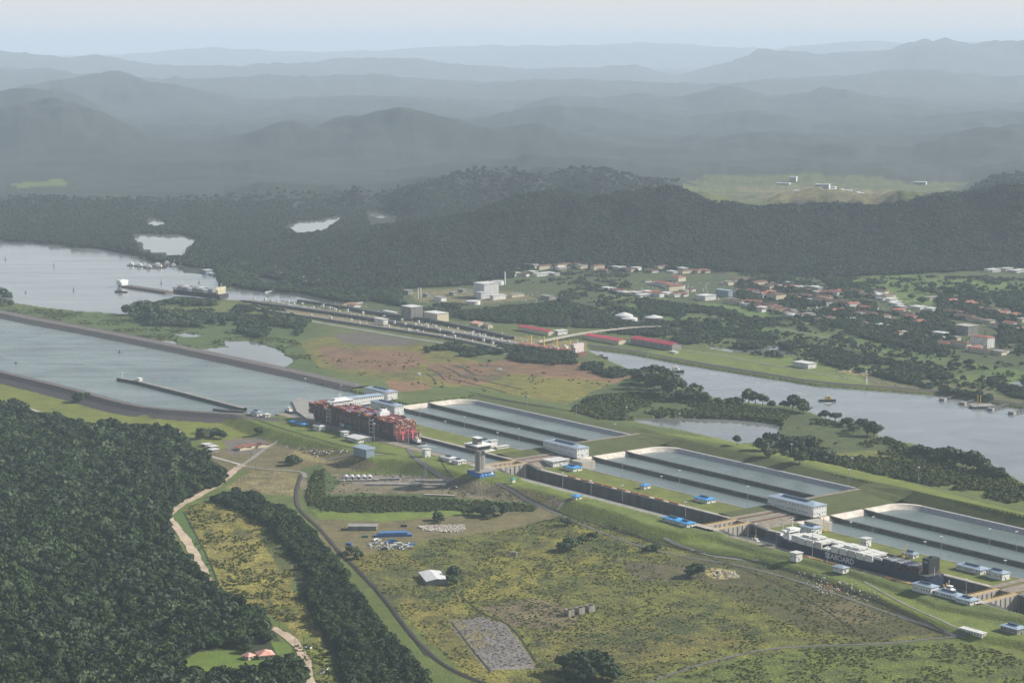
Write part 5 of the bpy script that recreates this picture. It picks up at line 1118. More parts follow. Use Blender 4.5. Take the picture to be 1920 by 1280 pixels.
for k,(x,y,h_) in enumerate(bm_):
    z=-3.4 if y>640 else -11; r=root('channel_marker',G(x,y,z),0,f'dark marker post standing in the water at left, {nth(k)} from the left','marker','channel markers'); MB().cyl(0,0,-1,h_+3,.9,.5).build('post',BLACKM,r); MB().cyl(0,0,-.6,1.2,2.2).build('float',BLACKM,r)
# ------------------------------------------------------------------ town
def house_proto(nm,L,Wd,h,roof,wall,rt,rh=2.5):
    r=root('house',(0,0,0)); m=MB().box(-L/2,L/2,-Wd/2,Wd/2,-3,h); REG.append(m.build('wall',wall,r)); m=MB(); o=1.5
    if rt=='flat': m.box(-L/2-o,L/2+o,-Wd/2-o,Wd/2+o,h+.02,h+.8)
    else:
        i=Wd*.45 if rt=='hip' else -o; m.add([(-L/2-o,-Wd/2-o,h),(L/2+o,-Wd/2-o,h),(L/2+o,Wd/2+o,h),(-L/2-o,Wd/2+o,h),(-L/2+i,0,h+rh),(L/2-i,0,h+rh)],[(0,1,5,4),(1,2,5),(2,3,4,5),(3,0,4),(3,2,1,0)])
    REG.append(m.build('roof',roof,r)); m=MB()
    for k in range(int(L/5)): x=-L/2+2.5+k*5; m.box(x-1,x+1,-Wd/2-.12,-Wd/2,h*.35,h*.35+1.6)
    REG.append(m.build('window_row',GLASS,r)); r['category']='house'; r['group']='houses of the town beyond the canal'; return r
HP=[('brown-roofed long',house_proto('a',44,13,9,ROOFN,CREAM,'hip')),('terracotta-roofed',house_proto('b',26,14,7,ROOFT,CREAM,'hip')),('brown-roofed small',house_proto('c',20,13,6,ROOFN,WHITE,'hip')),('white-roofed',house_proto('d',30,16,6,ROOFW,WHITE,'flat')),('red-roofed',house_proto('e',32,15,8,ROOFT,WHITE,'gable')),('grey-roofed',house_proto('f',24,16,7,CONCG,CREAM,'flat'))]
for _,h in HP: h.location=(0,-20000,0)
rows=[((1190,548),(1290,560),5,.15),((1360,530),(1530,545),11,.1),((1380,548),(1560,566),12,.1),((1370,566),(1500,590),10,.05),((1420,580),(1550,603),9,.1),((1500,548),(1660,556),10,.15),((1530,566),(1640,580),7,.1),((1560,585),(1680,600),5,.1),((1640,552),(1690,575),6,.75),((1680,588),(1790,640),7,.1),((1740,560),(1920,600),9,.1),((1780,590),(1930,625),9,.15),((1700,640),(1900,665),6,.1),((1600,604),(1700,628),5,.5),((1210,530),(1300,548),6,.1),((960,505),(1100,500),8,.2),((930,520),(1060,512),6,.3),((1110,505),(1330,510),9,.3),((1850,508),(1915,512),4,.8),((1130,545),(1230,555),6,.7)]
rt=random.Random(3); TH=[]
for ri,(a,b,n,pw) in enumerate(rows):
    n=int(n*1.6); pw=pw+.03
    for k in range(n):
        t=(k+.15+.7*rt.random())/n; x=a[0]+(b[0]-a[0])*t; y=a[1]+(b[1]-a[1])*t+rt.uniform(-4,4); kd=3 if rt.random()<pw else rt.choice([0,0,1,2,2,4,5]); TH.append((ri,x,y,kd))
TH.sort(key=lambda q:(q[0],q[1])); cn_={}
rowname=['in the row left of the white block','in the rearmost row','in the second row','along the meadow edge','in the front row by the meadow','right of the long white roof','in the leafy middle','hidden among trees in the middle','in the bright white cluster','right of centre among trees','in the upper right suburb','in the right suburb','around the red-roofed tower block','in the front row right','around the big terracotta roofs','on the slope above the power plant','behind the chimney','below the dark ridge','at the far right foot of the ridge','left of the town in bushes']
TREE_EX=[]
for ri,x,y,kd in TH:
    p=GG(x,y); k=cn_.get(ri,0); cn_[ri]=k+1; nm,pr=HP[kd]
    copy_tree(pr,p,rz=rt.choice([A28,A28+math.pi/2,A28+rt.uniform(-.3,.3)]),label=f'{nm} house {rowname[ri]}, {nth(k)} from its left end',scale=(rt.uniform(.8,1.25),rt.uniform(.85,1.2),rt.uniform(.8,1.3)))
for _,h in HP:
    for c in KIDS(h): REG.remove(c); bpy.data.objects.remove(c)
    bpy.data.objects.remove(h)
big='large buildings of the town'
bld(1272,528,-11,36,26,11,'upper terracotta-roofed school block with banded storeys','school',big,roof='hip',rm=ROOFT,wall=CREAM,rows=3,mon=False,rh=4,win=False)
bld(1268,542,-11,52,30,9,'wide terracotta-roofed hall just below the school block','hall',big,roof='hip',rm=ROOFT,wall=WHITE,mon=False,rh=3,win=False)
bld(1322,563,-11,34,36,10,'bright white block with flat roof at the front of the town','building',big,roof='flat',rm=ROOFW,wall=WHITE,rows=2)
bld(1366,556,-11,46,14,14,'grey-blue block right behind the bright white block','building',big,roof='flat',rm=ROOFG,wall=mat('pale_blue_wall',(0,0,0)),win=False)
bld(1535,543,-11,150,14,5,'very long white-roofed building slanting across the back of the town','building',big,roof='flat',rm=ROOFW,ang=math.radians(-62),win=False)
bld(1425,534,-11,110,14,5,'long pale-roofed building at the back of the town, left of the longest','building',big,roof='flat',rm=CONCG,ang=math.radians(-60),win=False)
bld(1455,563,-11,34,34,13,'brown-roofed four-storey block with cream bands','flats',big,roof='hip',rm=ROOFN,wall=CREAM,rows=4,mon=False,rh=3)
bld(1815,628,-11,36,32,18,'grey-roofed block of flats with banded balconies at right','flats',big,roof='flat',rm=CONC,wall=CONCG,rows=5,ww=(3,1.6))
bld(1851,652,-11,44,22,20,'tall block of flats with a red hipped roof and white balconies','flats',big,roof='hip',rm=ROOFT,wall=WHITE,rows=5,mon=False,rh=3,ww=(1.6,1.9))
bld(1725,580,-11,30,24,5,'left of the two flat white roofs among the trees','building',big,roof='flat',rm=ROOFW,win=False)
bld(1748,583,-11,24,22,5,'right of the two flat white roofs among the trees','building',big,roof='flat',rm=ROOFW,win=False)
# the lit valley far behind
PALE=mat('pale_tower_wall',(.50,.50,.50),.7,.1,.05)
VB=[(rx.uniform(1400,1740),rx.uniform(346,384),rx.uniform(20,60),rx.choice([8,10,14,20,34])) for _ in range(26)]
for k,(x,y,w_,h_) in enumerate(sorted(VB)+list(((1502,364,60,14),(1522,368,50,20),(1536,372,30,55),(1548,372,30,55),(1566,370,60,32),(1584,374,50,35),(1600,378,45,36),(1612,386,26,48),(1628,380,60,30),(1650,378,70,22),(1668,372,30,22),(1690,374,60,14),(1712,372,50,12),(1460,370,60,10),(1420,382,50,10)))):
    r=root('tower_block',G(x,y,-12),math.radians(-20),f'pale block in the distant lit valley, {"tall row" if k>25 else "scattered ones"}, {nth(k if k<26 else k-26)} in its set','building','pale blocks in the distant valley'); MB().box(-w_/2,w_/2,-15,15,-4,h_).build('wall',PALE,r); MB().box(-w_/2-1,w_/2+1,-16,16,h_+.05,h_+2).build('roof',ROOFW,r)
    for q in range(max(1,int(h_/9))): MB().box(-w_/2+2,w_/2-2,-15.3,-15,4+q*9,7+q*9).build('window_band',CONCD,r)
# ------------------------------------------------------------------ canal piers
for k,(a,b) in enumerate((((1768,748),(1800,739)),((1806,755),(1836,746)),((1858,766),(1892,756)),((1898,773),(1935,763)))):
    A,B2=G(*a,-13),G(*b,-13); d=B2-A; r=root('mooring_pier',A,math.atan2(d.y,d.x),f'dark finger pier with a pale head in the sea canal, {nth(k)} from the left','pier','finger piers in the sea canal'); L=d.length
    MB().box(0,L,-3,3,-.6,.6).build('deck',CONCD,r); MB().box(-5,5,-5,5,-5,1.6).build('head_block',CONCG,r)
    for q in range(6): MB().cyl(6+q*(L-8)/5,0,-6,-.6,1.2).build('pile',CONCD,r)
r=root('dolphin_platform',G(1841,760,-13),math.radians(10),'square dark platform on piles with two tall yellow guide frames','platform','mooring works'); MB().box(-20,20,-14,14,-1,1).build('deck',CONCG,r)
for x in(-16,-5,6,16):
    for y in(-11,11): MB().cyl(x,y,-6,-1,1.5).build('pile',CONCD,r)
for x in(-6,-1): m=MB(); m.cyl(x,4,1,17,.8); m.build('guide_frame',YELM,r)
# ------------------------------------------------------------------ foreground things
bld(800,1097,None,44,25,5,'pale ribbed-metal shed alone in the meadow, gable roof','shed',None,roof='gable',rm=ROOFW,wall=CONCG,ang=math.radians(-76),rh=2.2,win=False,over=.8)
for k,(x,y) in enumerate(((1066,1156),(1086,1152),(1105,1148))):
    r=root('concrete_tank',GG(x,y),AX,f'{["left","middle","right"][k]} of the three square concrete tanks in the meadow','tank','square concrete tanks'); m=MB()
    m.box(-9,0,0,.6,-1,7).box(-9,0,7.4,8,-1,7).box(-9,-8.4,.6,7.4,-1,7).box(-.6,0,.6,7.4,-1,7); m.build('wall',mat('old_concrete',(.30,.27,.22),.9,.35,.3,streak=True),r); MB().box(-8.4,-.6,.6,7.4,3,3.2).build('floor',CONCD,r); MB().box(-6,-3,-.3,0,0,2.6).build('opening',CONCD,r)
for k in range(3):
    r=root('concrete_tank',GG(958+k*4.6,1042),AX,f'{["left","middle","right"][k]} of three tiny round concrete posts in the scrub','post','round concrete posts'); MB().cyl(0,0,-1,5,1.5).build('shaft',CONC,r); MB().cyl(0,0,5,5.5,1.8).build('cap',CONCG,r)
for k in range(5):
    r=root('storage_dome',GG(649+k*11,897),math.radians(8),f'white barrel-shaped store in a row of five, {nth(k)} from the left','store','row of five white barrel stores'); st=[]
    for q in range(9): a=q/8*math.pi; st.append((4.1*math.cos(a),5.0*math.sin(a)))
    MB().loft([[(x,-7,z) for x,z in st],[(x,7,z) for x,z in st]]).build('shell',ROOFW,r); MB().box(-1.5,1.5,-7.1,-7,0,3).build('door',CONCD,r)
for row,(a,b,n) in enumerate((((642,902),(705,901),6),((692,909),(832,910),15),((784,902),(826,902),5),((700,900),(745,899),6),((800,929),(848,931),6))):
    for k in range(n):
        t=k/max(1,n-1); x=a[0]+(b[0]-a[0])*t; y=a[1]+(b[1]-a[1])*t; o=MB().box(-3.6,3.6,-2.4,2.4,-.4,2.4).box(-2.8,2.8,-2.7,-2.4,.2,1.4).build('concrete_block',CONC if row!=3 else CONCG); o.location=GG(x,y); o.rotation_euler=(0,0,rx.uniform(-.15,.15)); tag(o,f'pale precast block in the {["short upper left","long middle","short upper right","grey upper","lowest"][row]} row of the yard, {nth(k)} from left','concrete block','precast blocks in the yard')
# containers and clutter in the work yard
ya=math.radians(3); q=0
for k in range(8):
    for t in range(2):
        if t==1 and k in(0,7): continue
        o=bpy.data.objects.new('container',CM['blue']); COL.objects.link(o); o.location=GG(708+k*8.6,1005-k*.25)+Vector((0,0,t*2.62)); o.rotation_euler=(0,0,math.pi/2+ya); o.scale=(1,2.25,1); tag(o,f'blue container in the long row of the work yard, {nth(k)} from left, {["lower","upper"][t]}','container','blue containers in the work yard')
        tagd=1
for k,(x,y,c_,a) in enumerate(((735,1014,'blue',.1),(728,1018,'blue',.3),(740,1017,'navy',0),(747,1020,'white',.2),(752,1022,'grey',-.2),(760,1024,'white',.1),(771,1022,'blue',.5),(738,1024,'white',.3),(655,1021,'blue',-.5),(704,1013,'white',.9),(710,1014,'grey',1.0),(757,987,'navy',.1),(684,1007,'green',.1),(745,1026,'grey',0),(720,1030,'dark',.4))):
    o=bpy.data.objects.new('container',CM[c_]); COL.objects.link(o); o.location=GG(x,y); o.rotation_euler=(0,0,a); o.scale=(.7,1.2,1); tag(o,f'{c_ if c_!="dark" else "blackish"} container scattered in the work yard, {nth(k)} listed from the blue row downwards' if False else f'single {c_ if c_!="dark" else "blackish"} container in the work yard clutter, {["at its top","on its left","near its centre","beside the rubble","at its right end"][k%5]}, {["nearer","farther","turned"][k//5]}','container','loose containers in the work yard')
bld(706,994,None,36,14,5,'long grey ruined shed behind the blue container row','shed',None,roof='flat',rm=CONCG,wall=CONCG,ang=math.radians(0),win=False)
def heap(name,pts,n,smax,m,label,h=2.0):
    """angular broken pieces"""
    c=[GG(x,y) for x,y in pts]; xs=[p.x for p in c]; ys=[p.y for p in c]; P2=[(p.x,p.y) for p in c]; V=[];Fc=[];k=0; r=np.random.default_rng(len(name)+n)
    X=r.uniform(min(xs),max(xs),n*4); Y=r.uniform(min(ys),max(ys),n*4); ok=inpoly(X,Y,P2); X,Y=X[ok][:n],Y[ok][:n]; Z=ground(X,Y)
    b=MB()
    for x,y,z in zip(X,Y,Z):
        s=r.uniform(.3,1)*smax; b.M=Matrix.Translation((x,y,z))@Euler((r.uniform(-.4,.4),r.uniform(-.4,.4),r.uniform(0,6))).to_matrix().to_4x4(); b.box(-s,s,-s*.6,s*.6,-.5,h*r.uniform(.3,1))
    o=b.build(name,m); o['kind']='stuff'; o['label']=label; return o
heap('rubble',[(780,987),(870,984),(872,993),(860,998),(800,996)],600,1.5,mat('pale_rubble',(.50,.44,.37),.9,.3,.4),'pale heap of broken stone in the work yard')
heap('debris',[(690,1018),(770,1018),(778,1026),(720,1034),(690,1026)],90,1.8,mat('grey_debris',(.42,.42,.40),.8,.5,1.2),'grey and white scrap scattered below the blue containers')
heap('debris',[(1490,1072),(1600,1090),(1660,1120),(1610,1128),(1540,1112),(1500,1090)],120,1.1,mat('pale_rubble',(0,0,0)),'pale building debris along the foot of the bank')
heap('debris',[(1520,1080),(1560,1085),(1600,1110),(1550,1106)],14,1.3,ORG,'orange pieces lying in the debris')
heap('debris',[(1860,1120),(1920,1130),(1920,1150),(1880,1148),(1840,1138)],90,1.6,CONC,'pale equipment clutter by the lowest gate')
heap('debris',[(1295,975),(1340,980),(1350,992),(1300,992)],50,1.4,CONC,'pale equipment clutter by the second gate')
heap('slab_field',[(840,1164),(905,1158),(948,1172),(1000,1244),(918,1254),(872,1205)],800,2.3,mat('broken_slab',(.165,.15,.135),.9,.4,.3),'broken grey concrete slabs of the old foundation',h=.3)
heap('rubble',[(1332,1066),(1378,1072),(1388,1082),(1340,1083)],60,2.2,CONC,'pale ruin of a slab in the meadow at right',h=1.0)
heap('rubble',[(1570,693),(1640,696),(1655,701),(1620,703)],60,2.2,CONC,'pale stone heaps beside the sea canal',h=2.0)
# cars
def car_proto():
    r=root('parked_car',(0,0,0)); 
    st=[[(x,-.9,.35),(x,-.95,z),(x,.95,z),(x,.9,.35)] for x,z in((-2.2,.8),(-2.1,1.0),(.9,1.0),(2.1,.9),(2.3,.6))]; REG.append(MB().loft(st).build('body',WPAINT,r))
    REG.append(MB().add([(-1.9,-.8,1),(-1.9,.8,1),(1.0,.8,1),(1.0,-.8,1),(-1.5,-.65,1.55),(-1.5,.65,1.55),(.3,.65,1.55),(.3,-.65,1.55)],[(0,1,5,4),(1,2,6,5),(2,3,7,6),(3,0,4,7),(4,5,6,7)]).build('cabin',GLASS,r)); 
    for x in(-1.35,1.4):
        for y in(-.9,.9): w=MB().add([(x+.35*math.cos(a*.785),y+s,.35+.35*math.sin(a*.785)) for s in(-.1,.1) for a in range(8)],[(a,(a+1)%8,8+(a+1)%8,8+a) for a in range(8)]+[tuple(range(8)),tuple(range(8,16))]).build('wheel',BLACKM,r); REG.append(w)
    tag(r,'x','car','white and dark cars parked in the yard'); return r
cp=car_proto(); cars=[(536,838),(570,840),(572,848),(583,846),(588,850),(592,844),(597,848),(602,852),(606,846),(610,849),(616,850),(622,846),(592,856),(640,844),(638,847),(650,846)]; cars.sort()
for k,(x,y) in enumerate(cars):
    p=GG(x,y); lb=f'white car in the dirt car park below the red ship, {nth(k)} from the left'
    if k==0: cp.location=p; cp.rotation_euler=(0,0,.4); cp['label']=lb; cp.scale=(1.25,1.25,1.25)
    else: copy_tree(cp,p,rz=rx.uniform(0,3),label=lb,scale=(1.25,)*3)
for x,y,lb in((612,1255,'white car by the road junction at the bottom'),(604,1262,'second white car just below it at the road junction'),(578,1215,'white van-like car beside the lower road'),(1240,962,'white car on the lawn ramp beside the middle chamber'),(1035,914,'dark-windowed car parked on the near lawn past the control tower'),(855,913,'lone car on the track below the control tower'),(474,1146,'white car half hidden by trees above the lower road')):
    copy_tree(cp,GG(x,y),rz=rx.uniform(0,3),label=lb,scale=(1.5,)*3)['group']='lone cars'
# houses and poles at lower left
bld(487,1236,None,15,15,4,'salmon-roofed house in a forest clearing, larger of the two','house','salmon-roofed houses in the clearing',roof='hip',rm=SALMON,wall=CREAM,rh=4,mon=False,ang=math.radians(-70))
bld(466,1237,None,9,9,3.5,'small salmon-roofed house left of the larger one in the clearing','house','salmon-roofed houses in the clearing',roof='hip',rm=SALMON,wall=CREAM,rh=3,mon=False,ang=math.radians(-40))
for k,(x,y,c_) in enumerate(((450,845,ROOFR),(466,842,ROOFR),(484,840,ROOFN))): bld(x,y,None,14,20,4,f'red-roofed farm building beside the dirt car park, {nth(k)} from the left','house','red-roofed farm buildings',roof='gable',rm=ROOFT if k<2 else ROOFN,wall=CREAM,rh=2.5,mon=False,win=False)
for k,(x,y) in enumerate(((385,838),(396,842),(398,848))): bld(x,y,None,12,12,3.5,f'small pale shack among trees at the road bend, {nth(k)} from the left','shack','pale shacks at the road bend',roof='flat',rm=ROOFW,wall=CONCG,win=False)
PPOS=[(351,925,948),(328,958,975),(418,1068,1090),(524,1150,1175),(570,1190,1212),(553,1196,1215),(617,1230,1262),(480,860,880),(470,830,860),(597,858,880),(433,1120,1150),(1212,660,672),(790,850,905)]
for k,(x,yt,yb) in enumerate(sorted(PPOS)):
    p=GG(x,yb); r=root('utility_pole',p,rx.random(),f'thin wooden utility pole, {nth(k)} from the left of the scene','utility pole','utility poles'); MB().cyl(0,0,-1,11,.22,.15).build('pole',mat('old_timber',(0,0,0)),r); MB().box(-1.2,1.2,-.1,.1,9.8,10.1).build('crossarm',mat('old_timber',(0,0,0)),r)
# crane arms near the navy ship, cell tower
for x,y,a,lb in((1547,998,1.9,'yellow crane boom behind the navy ship bow'),(1694,1047,.6,'small yellow crane beside the grey-roofed hut beyond the navy ship')):
    r=root('crane',G(x,y,-8),a,lb,'crane','yellow cranes'); MB().box(-2.5,2.5,-1.5,1.5,0,3).build('carrier',YELM,r); m=MB(); m.bar((0,0,3),(5,0,18),.8); m.build('boom',YELM,r); m=MB(); m.bar((5,0,18),(5,0,10),.15); m.build('cable',BLACKM,r)
r=root('lattice_mast',GG(798,906),0,'slim white lattice mast beside the sloping track left of the control tower','mast'); m=MB()
for s in((-1,-1),(1,-1),(0,1.2)): m.bar((s[0]*1.4,s[1]*1.4,0),(s[0]*.4,s[1]*.4,27),.2)
for k in range(9): w_=1.4-k*.11; m.bar((-w_,-w_,k*3),(w_,-w_,k*3+2.4),.12)
m.build('frame',METAL,r)
m=MB(); m.box(-5,5,-2.5,2.5,-.4,2.2).box(-3,2,-2,2,2.2,3.6); o=m.build('field_kiosk',WPAINT); o.location=GG(936,694); tag(o,'tiny white structure alone in the red soil field','hut')
m=MB(); m.box(-3,3,-2.5,2.5,-.4,3).box(-3.4,3.4,-2.9,2.9,3,3.4); o=m.build('field_kiosk',WPAINT); o.location=GG(786,703); tag(o,'tiny white box near the field edge behind the gate buildings','hut')
# ------------------------------------------------------------------ more vegetation
def trees(kind,m,pts,group,label,trunkh=.55,seed=0,fl=.72):
    """single trees: an Empty with trunk and crown"""
    pro=[]
    for i in range(4):
        cv,cf=crown_geo(900+seed*10+i,lumps=8+i,leaves=340,leaf=.13,flat=fl); cv[:,2]+=trunkh*.75; me=bpy.data.meshes.new('crown'); me.from_pydata(cv.tolist(),[],cf.tolist()); me.materials.append(m)
        tv,tf=trunk_geo(trunkh,.06,.035,4,i); mt=bpy.data.meshes.new('trunk'); mt.from_pydata(tv.tolist(),[],tf.tolist()); mt.materials.append(BARK); pro.append((me,mt))
    for k,(x,y,s) in enumerate(sorted(pts)):
        p=GG(x,y) if not isinstance(x,Vector) else x; r=root(kind,p,rx.random()*6,label.format(nth(k)),'tree',group); a,b=pro[k%4]; obj('crown',a,r); obj('trunk',b,r); r.scale=(s*rx.uniform(.9,1.15),s,s*rx.uniform(.9,1.2))
    return
FT='broadleaf_tree'
trees(FT,FM_MID,[(1214,728,22),(1228,736,24),(1244,742,24),(1260,748,22),(1222,718,22),(1240,722,20),(1268,738,18),(1208,712,16),(1198,722,14),(1256,730,20),(1276,752,14)],'tall trees on the canal peninsula','tall dark tree of the clump on the canal peninsula, {} from the left',.9,1,.85)
trees(FT,FM_MID,[(1290,752,15),(1302,748,17),(1314,752,15),(1322,756,12),(1345,756,9),(1368,760,11),(1384,760,12),(1404,756,17),(1416,758,16),(1430,760,13),(1448,764,9),(1470,766,12),(1486,768,16),(1500,770,18),(1506,774,14),(1548,786,10),(1566,790,13),(1588,800,11),(1612,806,13),(1626,816,17),(1638,818,16),(1382,835,10),(1540,785,8),(1600,812,12)],'trees lining the near shore of the sea canal','dark tree on the near shore of the sea canal, {} from the left',.7,2)
trees(FT,FM_MID,[(1432,846,17),(1450,842,20),(1470,850,20),(1490,856,20),(1510,852,22),(1530,862,18),(1440,856,14),(1550,868,16),(1480,838,15),(1500,868,15),(1424,838,11)],'trees on the knoll beside the quarry pond','tree on the knoll right of the quarry pond, {} from the left',.5,3)
trees(FT,FM_MID,[(1716,852,13),(1730,856,14),(1742,854,12),(1762,862,16),(1778,866,18),(1790,870,18),(1812,876,17),(1826,880,19),(1842,888,16),(1852,892,13),(1868,896,12),(1880,900,10)],'trees on the right part of the canal shore','dark tree on the right stretch of canal shore, {} from the left',.6,4)
trees(FT,FM_FOREST,[(146,752,13),(158,748,12)],'trees below the near dike','spreading tree at the foot of the near dike, {} from the left',.5,5,.5)
trees(FT,FM_FOREST,[(34,768,11),(107,792,12),(128,794,9),(210,800,12),(192,802,10),(292,806,9)],'trees at the edge of the hill forest','round tree at the upper edge of the forest, {} from the left',.4,6)
trees(FT,FM_MID,[(380,822,14),(396,818,13),(414,822,12),(404,812,9),(378,812,8),(487,812,9),(550,872,13),(548,866,11),(562,868,8)],'trees round the car park','tree near the dirt car park, {} from the left',.4,7)
trees(FT,FM_MID,[(846,1095,9),(850,1082,11),(1060,985,10),(1070,1030,13),(1056,1034,10),(1222,1032,8),(1232,1032,7),(1212,1034,6),(822,975,9),(826,980,8),(915,973,6),(1308,1082,15),(1300,1078,10),(1110,1012,9),(660,1040,10),(672,1048,8),(648,1044,7),(1092,1018,8)],'scattered trees in the meadow','lone tree in the front meadow, {} from the left',.45,8)
trees(FT,FM_FOREST,[(1075,1262,17),(1095,1268,18),(1118,1258,18),(1130,1272,16),(1106,1248,14),(1086,1280,16),(1148,1276,13),(1064,1276,12)],'clump of trees at the bottom edge','dark tree in the clump at the bottom edge of the meadow, {} from the left',.5,9)
trees(FT,FM_FOREST,[(415,1272,12),(398,1280,11),(505,1262,13),(525,1268,13),(545,1262,12),(520,1245,9),(440,1282,9),(545,1240,8),(556,1276,12)],'trees round the clearing','round dark tree beside the forest clearing, {} from the left',.4,10)
trees(FT,FM_MID,[(1672,538,7),(1686,540,7),(1700,540,8),(1718,538,9),(1745,540,14),(1738,548,13),(1752,552,14),(1790,552,16),(1780,548,13),(1824,550,13),(1836,556,9),(1862,552,9),(1874,560,11),(1852,572,14),(1888,566,13),(1806,575,14),(1820,578,13),(1766,572,12),(1650,548,9),(1710,560,12),(1728,568,13),(1896,580,12),(1912,572,12)],'trees on the green beyond the town','dark round tree on the green beyond the town, {} from the left',.4,11)
trees(FT,FM_MID,[(245,590,20),(262,586,22),(280,590,22),(298,592,20),(315,594,20),(258,600,20),(286,604,20),(310,604,18),(276,574,14),(1,556,22),(14,560,16),(22,572,12),(4,572,16),(500,604,18),(512,600,17),(524,606,17),(540,610,15),(330,600,16),(352,604,18)],'trees on the spit between lake and marsh','dark tree on the spit beside the lake, {} from the left',.35,12)
trees(FT,FM_MID,[(920,968,14),(905,966,11),(940,966,12),(870,965,8),(880,964,7),(932,960,10)],'trees at the hedge end','tree at the right end of the tall reed hedge, {} from the left',.5,13)
# masses nobody could count
VF=[('plain_trees',[(760,560),(900,540),(1100,505),(1300,505),(1560,520),(1760,520),(1960,520),(1960,770),(1780,735),(1500,680),(1330,650),(1160,620),(1000,600),(860,600)],'riverside_tree',6200,2.5,7,'trees and bushes sprinkled over the plain beyond the canal',(-250,1500,3700,6300)),
 ('old_lock_woods',[(405,500),(500,500),(620,545),(700,550),(760,535),(880,520),(900,545),(860,560),(760,575),(700,565),(640,565),(560,548),(500,545),(415,538)],'riverside_tree',5000,6,10,'dark woods around the old locks entrance',(-900,100,4700,6300)),
 ('town_trees',[(1180,520),(1400,525),(1560,520),(1640,550),(1750,560),(1920,550),(1960,700),(1860,700),(1760,668),(1640,640),(1540,606),(1460,590),(1360,562),(1240,556)],'riverside_tree',8500,4,9,'dark trees growing all through the town',(200,1400,4200,5900)),
 ('bushland',[(720,565),(860,560),(1000,565),(1100,575),(1150,600),(1240,610),(1300,640),(1080,618),(960,605),(850,600),(760,590),(800,575)],'riverside_tree',3600,5,8,'dark bushes between old locks and town',(-400,800,4300,5400)),
 ('riverside_bush',[(1180,610),(1300,605),(1420,628),(1600,665),(1760,700),(1930,735),(1930,765),(1780,738),(1620,700),(1500,672),(1440,655),(1300,650),(1280,650),(1250,628)],'riverside_tree',4600,4,8,'dark riverside bushes right of the warehouses',(300,1400,3600,4800)),
 ('meadow_strips',[(1100,560),(1200,555),(1330,580),(1460,605),(1380,612),(1250,592),(1120,580)],'riverside_tree',1300,4,8,'dark bush strip across the far meadow',(200,900,4300,5200)),
 ('marsh_bush',[(300,565),(420,570),(560,590),(600,620),(560,640),(500,640),(420,615),(330,612),(240,610),(240,600)],'riverside_tree',2600,5,10,'dark bushes on the marshy spit',(-1100,-450,4100,5100)),
 ('field_edge_bush',[(800,655),(860,645),(960,655),(1060,665),(1140,680),(1200,700),(1210,725),(1160,712),(1080,690),(960,676),(830,680),(790,672)],'riverside_tree',2300,4,8,'dark bushes between red fields and old locks',(-300,300,3600,4300)),
 ('peninsula_scrub',[(1070,770),(1110,745),(1190,735),(1290,745),(1400,762),(1560,792),(1640,812),(1720,845),(1800,865),(1890,895),(1940,925),(1900,945),(1700,900),(1560,870),(1450,850),(1440,830),(1470,800),(1260,786),(1180,788),(1120,785)],'shrub',8000,2,5.5,'rough scrub on the strip between locks and sea canal',(100,900,2500,3700)),
 ('hedge_reeds',[(590,930),(760,932),(1005,948),(1000,960),(860,957),(640,961),(598,955)],'shrub',1900,1.8,3.4,'tall green reed hedge across the yards',(-400,80,2500,3000)),
 ('hedge_reeds',[(590,882),(606,880),(608,925),(600,950),(578,950),(575,925)],'shrub',520,1.8,3.4,'tall green hedge turning down towards the railway',(-400,0,2500,3100)),
]
EXB=[[(865,535),(1048,530),(1048,570),(945,578),(865,588)],[(752,540),(872,536),(872,572),(752,572)],[(1183,512),(1385,512),(1385,570),(1290,575),(1183,560)],[(1790,600),(1875,600),(1875,668),(1790,668)],[(1640,550),(1760,552),(1760,590),(1640,588)]]
CLU=dict(plain_trees=.1,town_trees=-.12,bushland=-.1,riverside_bush=-.05,marsh_bush=.0,field_edge_bush=.02,peninsula_scrub=-.02,old_lock_woods=-.12,meadow_strips=-.1,hedge_reeds=-.5)
for nm,pl,kd,n,a,b,lb,rg in VF: scatter(nm,pl,kd,n,a,b,label=lb,region=rg,clump=19,th=CLU.get(nm,-.3),cs=70 if nm!='plain_trees' else 25,excl=EXB,skew=1.5)
scatter('meadow_bushes',[(650,1050),(760,1020),(960,990),(1060,965),(1150,985),(1240,1020),(1380,1060),(1600,1120),(1780,1195),(1500,1212),(1380,1232),(1180,1290),(900,1290),(780,1180),(700,1100)],'low_bush',9000,.6,2.0,label='scattered low bushes in the front meadow',clump=3,th=-.16,region=(-400,1000,1900,2850),excl=([(786,1060),(842,1060),(842,1096),(786,1096)],[(836,1158),(950,1166),(1006,1256),(900,1260)]),zs=.7,cs=30)
scatter('meadow_bushes',[(1180,1290),(1390,1238),(1500,1216),(1800,1204),(1960,1240),(1960,1330),(1150,1330)],'low_bush',3500,.8,2.4,label='green bushes filling the bottom right corner',clump=5,th=-.15,region=(100,900,1850,2300),zs=.6,cs=26)
scatter('yellow_field_bushes',[(345,950),(480,930),(560,1010),(590,1110),(640,1240),(660,1300),(600,1290),(520,1170),(400,1090),(365,1020)],'low_bush',2600,.8,2.6,label='small dark bushes in the yellow fields',clump=9,th=.0,region=(-600,-100,1850,2900),zs=.8,cs=25)
scatter('yard_weeds',[(600,885),(860,895),(1060,940),(1010,960),(600,960)],'shrub',500,.8,2.2,label='weeds in the work yards',clump=13,th=.05,region=(-400,150,2500,3100),zs=.7)
scatter('field_weeds',[(560,640),(800,640),(1000,690),(1200,720),(1230,770),(900,735),(640,705)],'low_bush',220,1.0,3.5,label='low bushes in the red fields',clump=21,th=.2,region=(-700,300,3200,4200),zs=.7)
